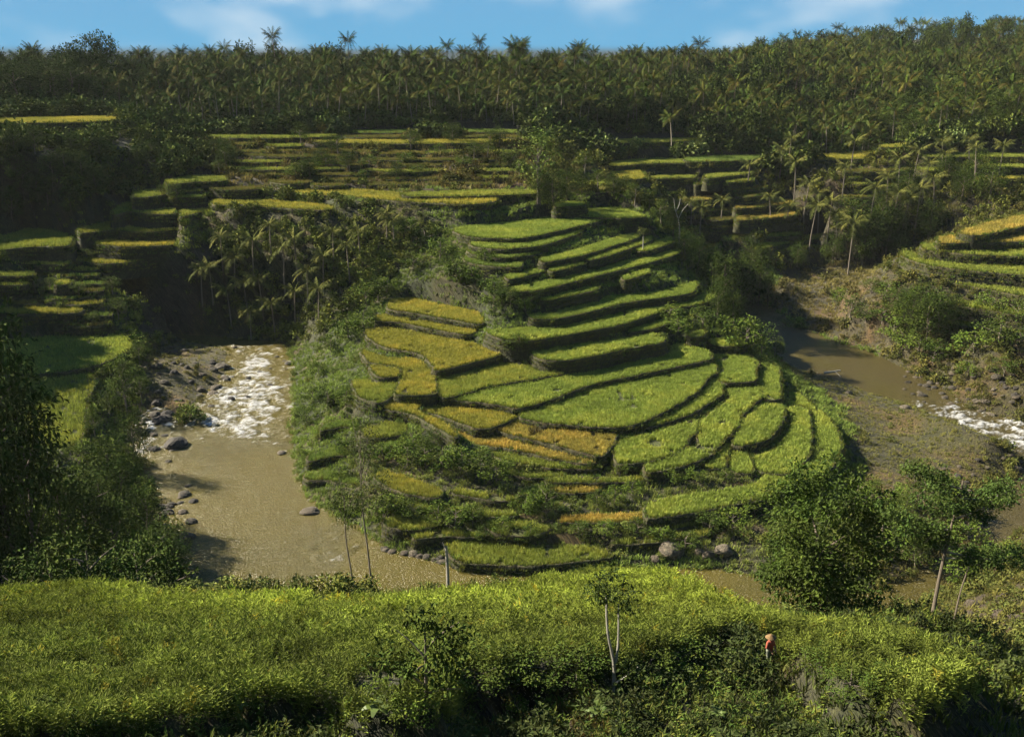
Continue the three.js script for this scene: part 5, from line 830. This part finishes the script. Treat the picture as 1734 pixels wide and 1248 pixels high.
// ---------------------------------------------------------------- banana-like plants in the foreground weeds
{ const q = rngOf(77), mk = (s) => { const g = new Geo(), r = rngOf(s); for (let i = 0; i < 6; i++) { const a = i * 1.05 + r(), L = 0.9 + 0.4 * r(); let p = V(0, 0.5, 0), dir = V(Math.cos(a) * 0.5, 1, Math.sin(a) * 0.5).normalize(); for (let k = 0; k < 4; k++) { const n = p.clone().addScaledVector(dir, L / 4), w0 = 0.22 * Math.sin(Math.PI * (k / 4 * 0.8 + 0.12)), w1 = 0.22 * Math.sin(Math.PI * ((k + 1) / 4 * 0.8 + 0.12)), sx = -Math.sin(a), sz = Math.cos(a); g.quad([p.x - sx * w0, p.y, p.z - sz * w0], [n.x - sx * w1, n.y, n.z - sz * w1], [n.x + sx * w1, n.y, n.z + sz * w1], [p.x + sx * w0, p.y, p.z + sz * w0], [0.085, 0.12, 0.022]); p = n; dir.y -= 0.55; dir.normalize(); } } return g.build(); };
  const gs = [mk(1), mk(2)];
  for (const [a, b] of [[405, 1215], [640, 1225], [1215, 1225], [1015, 1225]]) { const g = ground(a, b), o = thing('broad_leaf_plant', 'broad-leaved yellow-green plant standing out of the weeds', 'plant', [g[0], g[1], g[2]], 'broad-leaved plants in the weeds'); mesh('stem', limb([[0, -0.2, 0], [0.03, 0.35, 0], [0, 0.6, 0]], 0.05, 0.03, 5), paleBarkMat, o); mesh('leaves', gs[a % 2], glossLeafMat, o); o.scale.setScalar(0.55 + 0.25 * q()); o.rotation.y = q() * 6; }
}

// ---------------------------------------------------------------- the person in the hat
{
  function blob(bones, box, cellSize, k = 0.03) { // smooth union of tapered capsules, meshed
    const [cx, cy, cz, half] = box, n = Math.min(96, Math.ceil(2 * half / cellSize)), mc = new MarchingCubes(n, new THREE.MeshStandardMaterial(), false, false, 400000); mc.isolation = 0;
    const B = bones.map(([a, b, r0, r1]) => ({ a, d: [b[0] - a[0], b[1] - a[1], b[2] - a[2]], r0, r1 }));
    for (let z = 0; z < n; z++) for (let y = 0; y < n; y++) for (let x = 0; x < n; x++) {
      const p = [cx + ((x - n / 2) / (n / 2)) * half, cy + ((y - n / 2) / (n / 2)) * half, cz + ((z - n / 2) / (n / 2)) * half]; let s = 0;
      for (const { a, d, r0, r1 } of B) { const px = p[0] - a[0], py = p[1] - a[1], pz = p[2] - a[2], L = d[0] * d[0] + d[1] * d[1] + d[2] * d[2], t = L ? clamp((px * d[0] + py * d[1] + pz * d[2]) / L, 0, 1) : 0, q = Math.hypot(px - d[0] * t, py - d[1] * t, pz - d[2] * t) - lerp(r0, r1, t); s += Math.exp(-q / k * 2); }
      mc.field[z * n * n + y * n + x] = s > 1e-30 ? Math.log(s) * k / 2 : -2;
    }
    mc.update(); const c = mc.count, pos = new Float32Array(c * 3), nor = new Float32Array(c * 3);
    for (let i = 0; i < c * 3; i += 3) { pos[i] = cx + mc.positionArray[i] * half; pos[i + 1] = cy + mc.positionArray[i + 1] * half; pos[i + 2] = cz + mc.positionArray[i + 2] * half; for (let q = 0; q < 3; q++) nor[i + q] = mc.normalArray[i + q]; }
    const g = new THREE.BufferGeometry(); g.setAttribute('position', new THREE.BufferAttribute(pos, 3)); g.setAttribute('normal', new THREE.BufferAttribute(nor, 3)); return g;
  }
  const p = ground(1301, 1132), o = thing('person', 'person in a wide straw hat and orange-red shirt standing in the dark hollow', 'person', p); o.rotation.y = 0.5;
  const skin = new THREE.MeshStandardMaterial({ color: new THREE.Color().setRGB(0.22, 0.11, 0.06), roughness: 0.6 }), hair = new THREE.MeshStandardMaterial({ color: new THREE.Color().setRGB(0.012, 0.01, 0.009), roughness: 0.6 });
  const shirt = new THREE.MeshStandardMaterial({ color: new THREE.Color().setRGB(0.27, 0.06, 0.03), roughness: 0.9 }), pants = new THREE.MeshStandardMaterial({ color: new THREE.Color().setRGB(0.16, 0.17, 0.12), roughness: 0.9 }), straw = new THREE.MeshStandardMaterial({ color: new THREE.Color().setRGB(0.34, 0.21, 0.07), roughness: 0.85, map: grain });
  const legs = [[[0.09, 0.86, 0], [0.1, 0.48, 0.02], 0.085, 0.06], [[0.1, 0.48, 0.02], [0.1, 0.08, -0.01], 0.058, 0.035], [[-0.09, 0.86, 0], [-0.11, 0.48, 0.06], 0.085, 0.06], [[-0.11, 0.48, 0.06], [-0.12, 0.08, 0], 0.058, 0.035]];
  const feet = [[[0.1, 0.035, -0.02], [0.11, 0.03, 0.15], 0.04, 0.03], [[-0.12, 0.035, -0.02], [-0.14, 0.03, 0.15], 0.04, 0.03]];
  const torso = [[[0, 0.9, 0], [0, 1.12, 0.02], 0.13, 0.12], [[-0.08, 1.3, 0.02], [0.08, 1.3, 0.02], 0.11, 0.11], [[0, 1.1, 0.02], [0, 1.3, 0.02], 0.13, 0.14]], sh = [[[0.16, 1.36, 0.02], [0.25, 1.12, 0.05], 0.055, 0.045], [[-0.16, 1.36, 0.02], [-0.25, 1.12, 0.05], 0.055, 0.045]];
  const arms = [[[0.25, 1.12, 0.05], [0.14, 0.98, 0.24], 0.042, 0.028], [[-0.25, 1.12, 0.05], [-0.13, 0.95, 0.24], 0.042, 0.028]], head = [[[0, 1.36, 0.02], [0, 1.46, 0.03], 0.055, 0.05], [[0, 1.53, 0.03], [0, 1.6, 0.02], 0.085, 0.092], [[0, 1.47, 0.07], [0, 1.5, 0.08], 0.04, 0.045]];
  const bodyG = blob([...legs, ...feet, ...torso, ...sh, ...arms, ...head], [0, 0.85, 0.05, 0.92], 0.02, 0.035);
  const hands = []; for (const [s, y] of [[1, 0.98], [-1, 0.95]]) { const c = [s * 0.13, y, 0.25], bones = [[c, [c[0] - s * 0.03, c[1] - 0.03, c[2] + 0.06], 0.03, 0.028]]; for (let f = 0; f < 4; f++) { const x = c[0] - s * 0.03 + (f - 1.5) * 0.02, b = [x, c[1] - 0.05, c[2] + 0.1 + 0.008 * (f === 1 || f === 2)]; bones.push([[x, c[1] - 0.03, c[2] + 0.06], b, 0.009, 0.008], [b, [x, c[1] - 0.085 - 0.006 * (f === 1), c[2] + 0.095], 0.008, 0.007]); } bones.push([[c[0] - s * 0.03, c[1] - 0.01, c[2] + 0.02], [c[0] - s * 0.07, c[1] - 0.04, c[2] + 0.06], 0.011, 0.009]); hands.push(blob(bones, [c[0] - s * 0.02, c[1] - 0.04, c[2] + 0.05, 0.13], 0.004, 0.008)); }
  const face = blob([[[0, 1.535, 0.115], [0, 1.515, 0.135], 0.012, 0.016], [[0.095, 1.55, 0.02], [0.095, 1.51, 0.02], 0.016, 0.012], [[-0.095, 1.55, 0.02], [-0.095, 1.51, 0.02], 0.016, 0.012], [[-0.03, 1.485, 0.112], [0.03, 1.485, 0.112], 0.01, 0.01]], [0, 1.53, 0.06, 0.14], 0.005, 0.012);
  mesh('body', mergeGeometries([bodyG, ...hands, face]), skin, o);
  const eyes = [-1, 1].map((s) => new THREE.SphereGeometry(0.012, 8, 6).translate(s * 0.035, 1.555, 0.11)); mesh('eyes', mergeGeometries(eyes), hair, o);
  mesh('hair', blob([[[0, 1.6, -0.01], [0, 1.52, -0.05], 0.098, 0.08]], [0, 1.56, -0.02, 0.2], 0.01), hair, o);
  mesh('shirt', blob([...torso, ...sh].map(([a, b, r, s]) => [a, b, r + 0.02, s + 0.02]), [0, 1.15, 0.03, 0.42], 0.014, 0.035), shirt, o);
  mesh('trousers', blob([[[-0.06, 0.9, 0], [0.06, 0.9, 0], 0.135, 0.135], ...legs.map(([a, b, r, s]) => [a, [b[0], Math.max(b[1], 0.3), b[2]], r + 0.022, s + 0.025])], [0, 0.62, 0, 0.5], 0.016, 0.035), pants, o);
  mesh('hat', new THREE.LatheGeometry([[0, 0.17], [0.05, 0.16], [0.12, 0.115], [0.2, 0.05], [0.27, 0], [0.272, -0.012], [0.2, 0.035], [0.1, 0.1], [0, 0.145]].map(([r, y]) => new THREE.Vector2(r, y)), 28).translate(0, 1.62, 0.01), straw, o);
}
scene.updateMatrixWorld(true);
renderer.render(scene, camera);
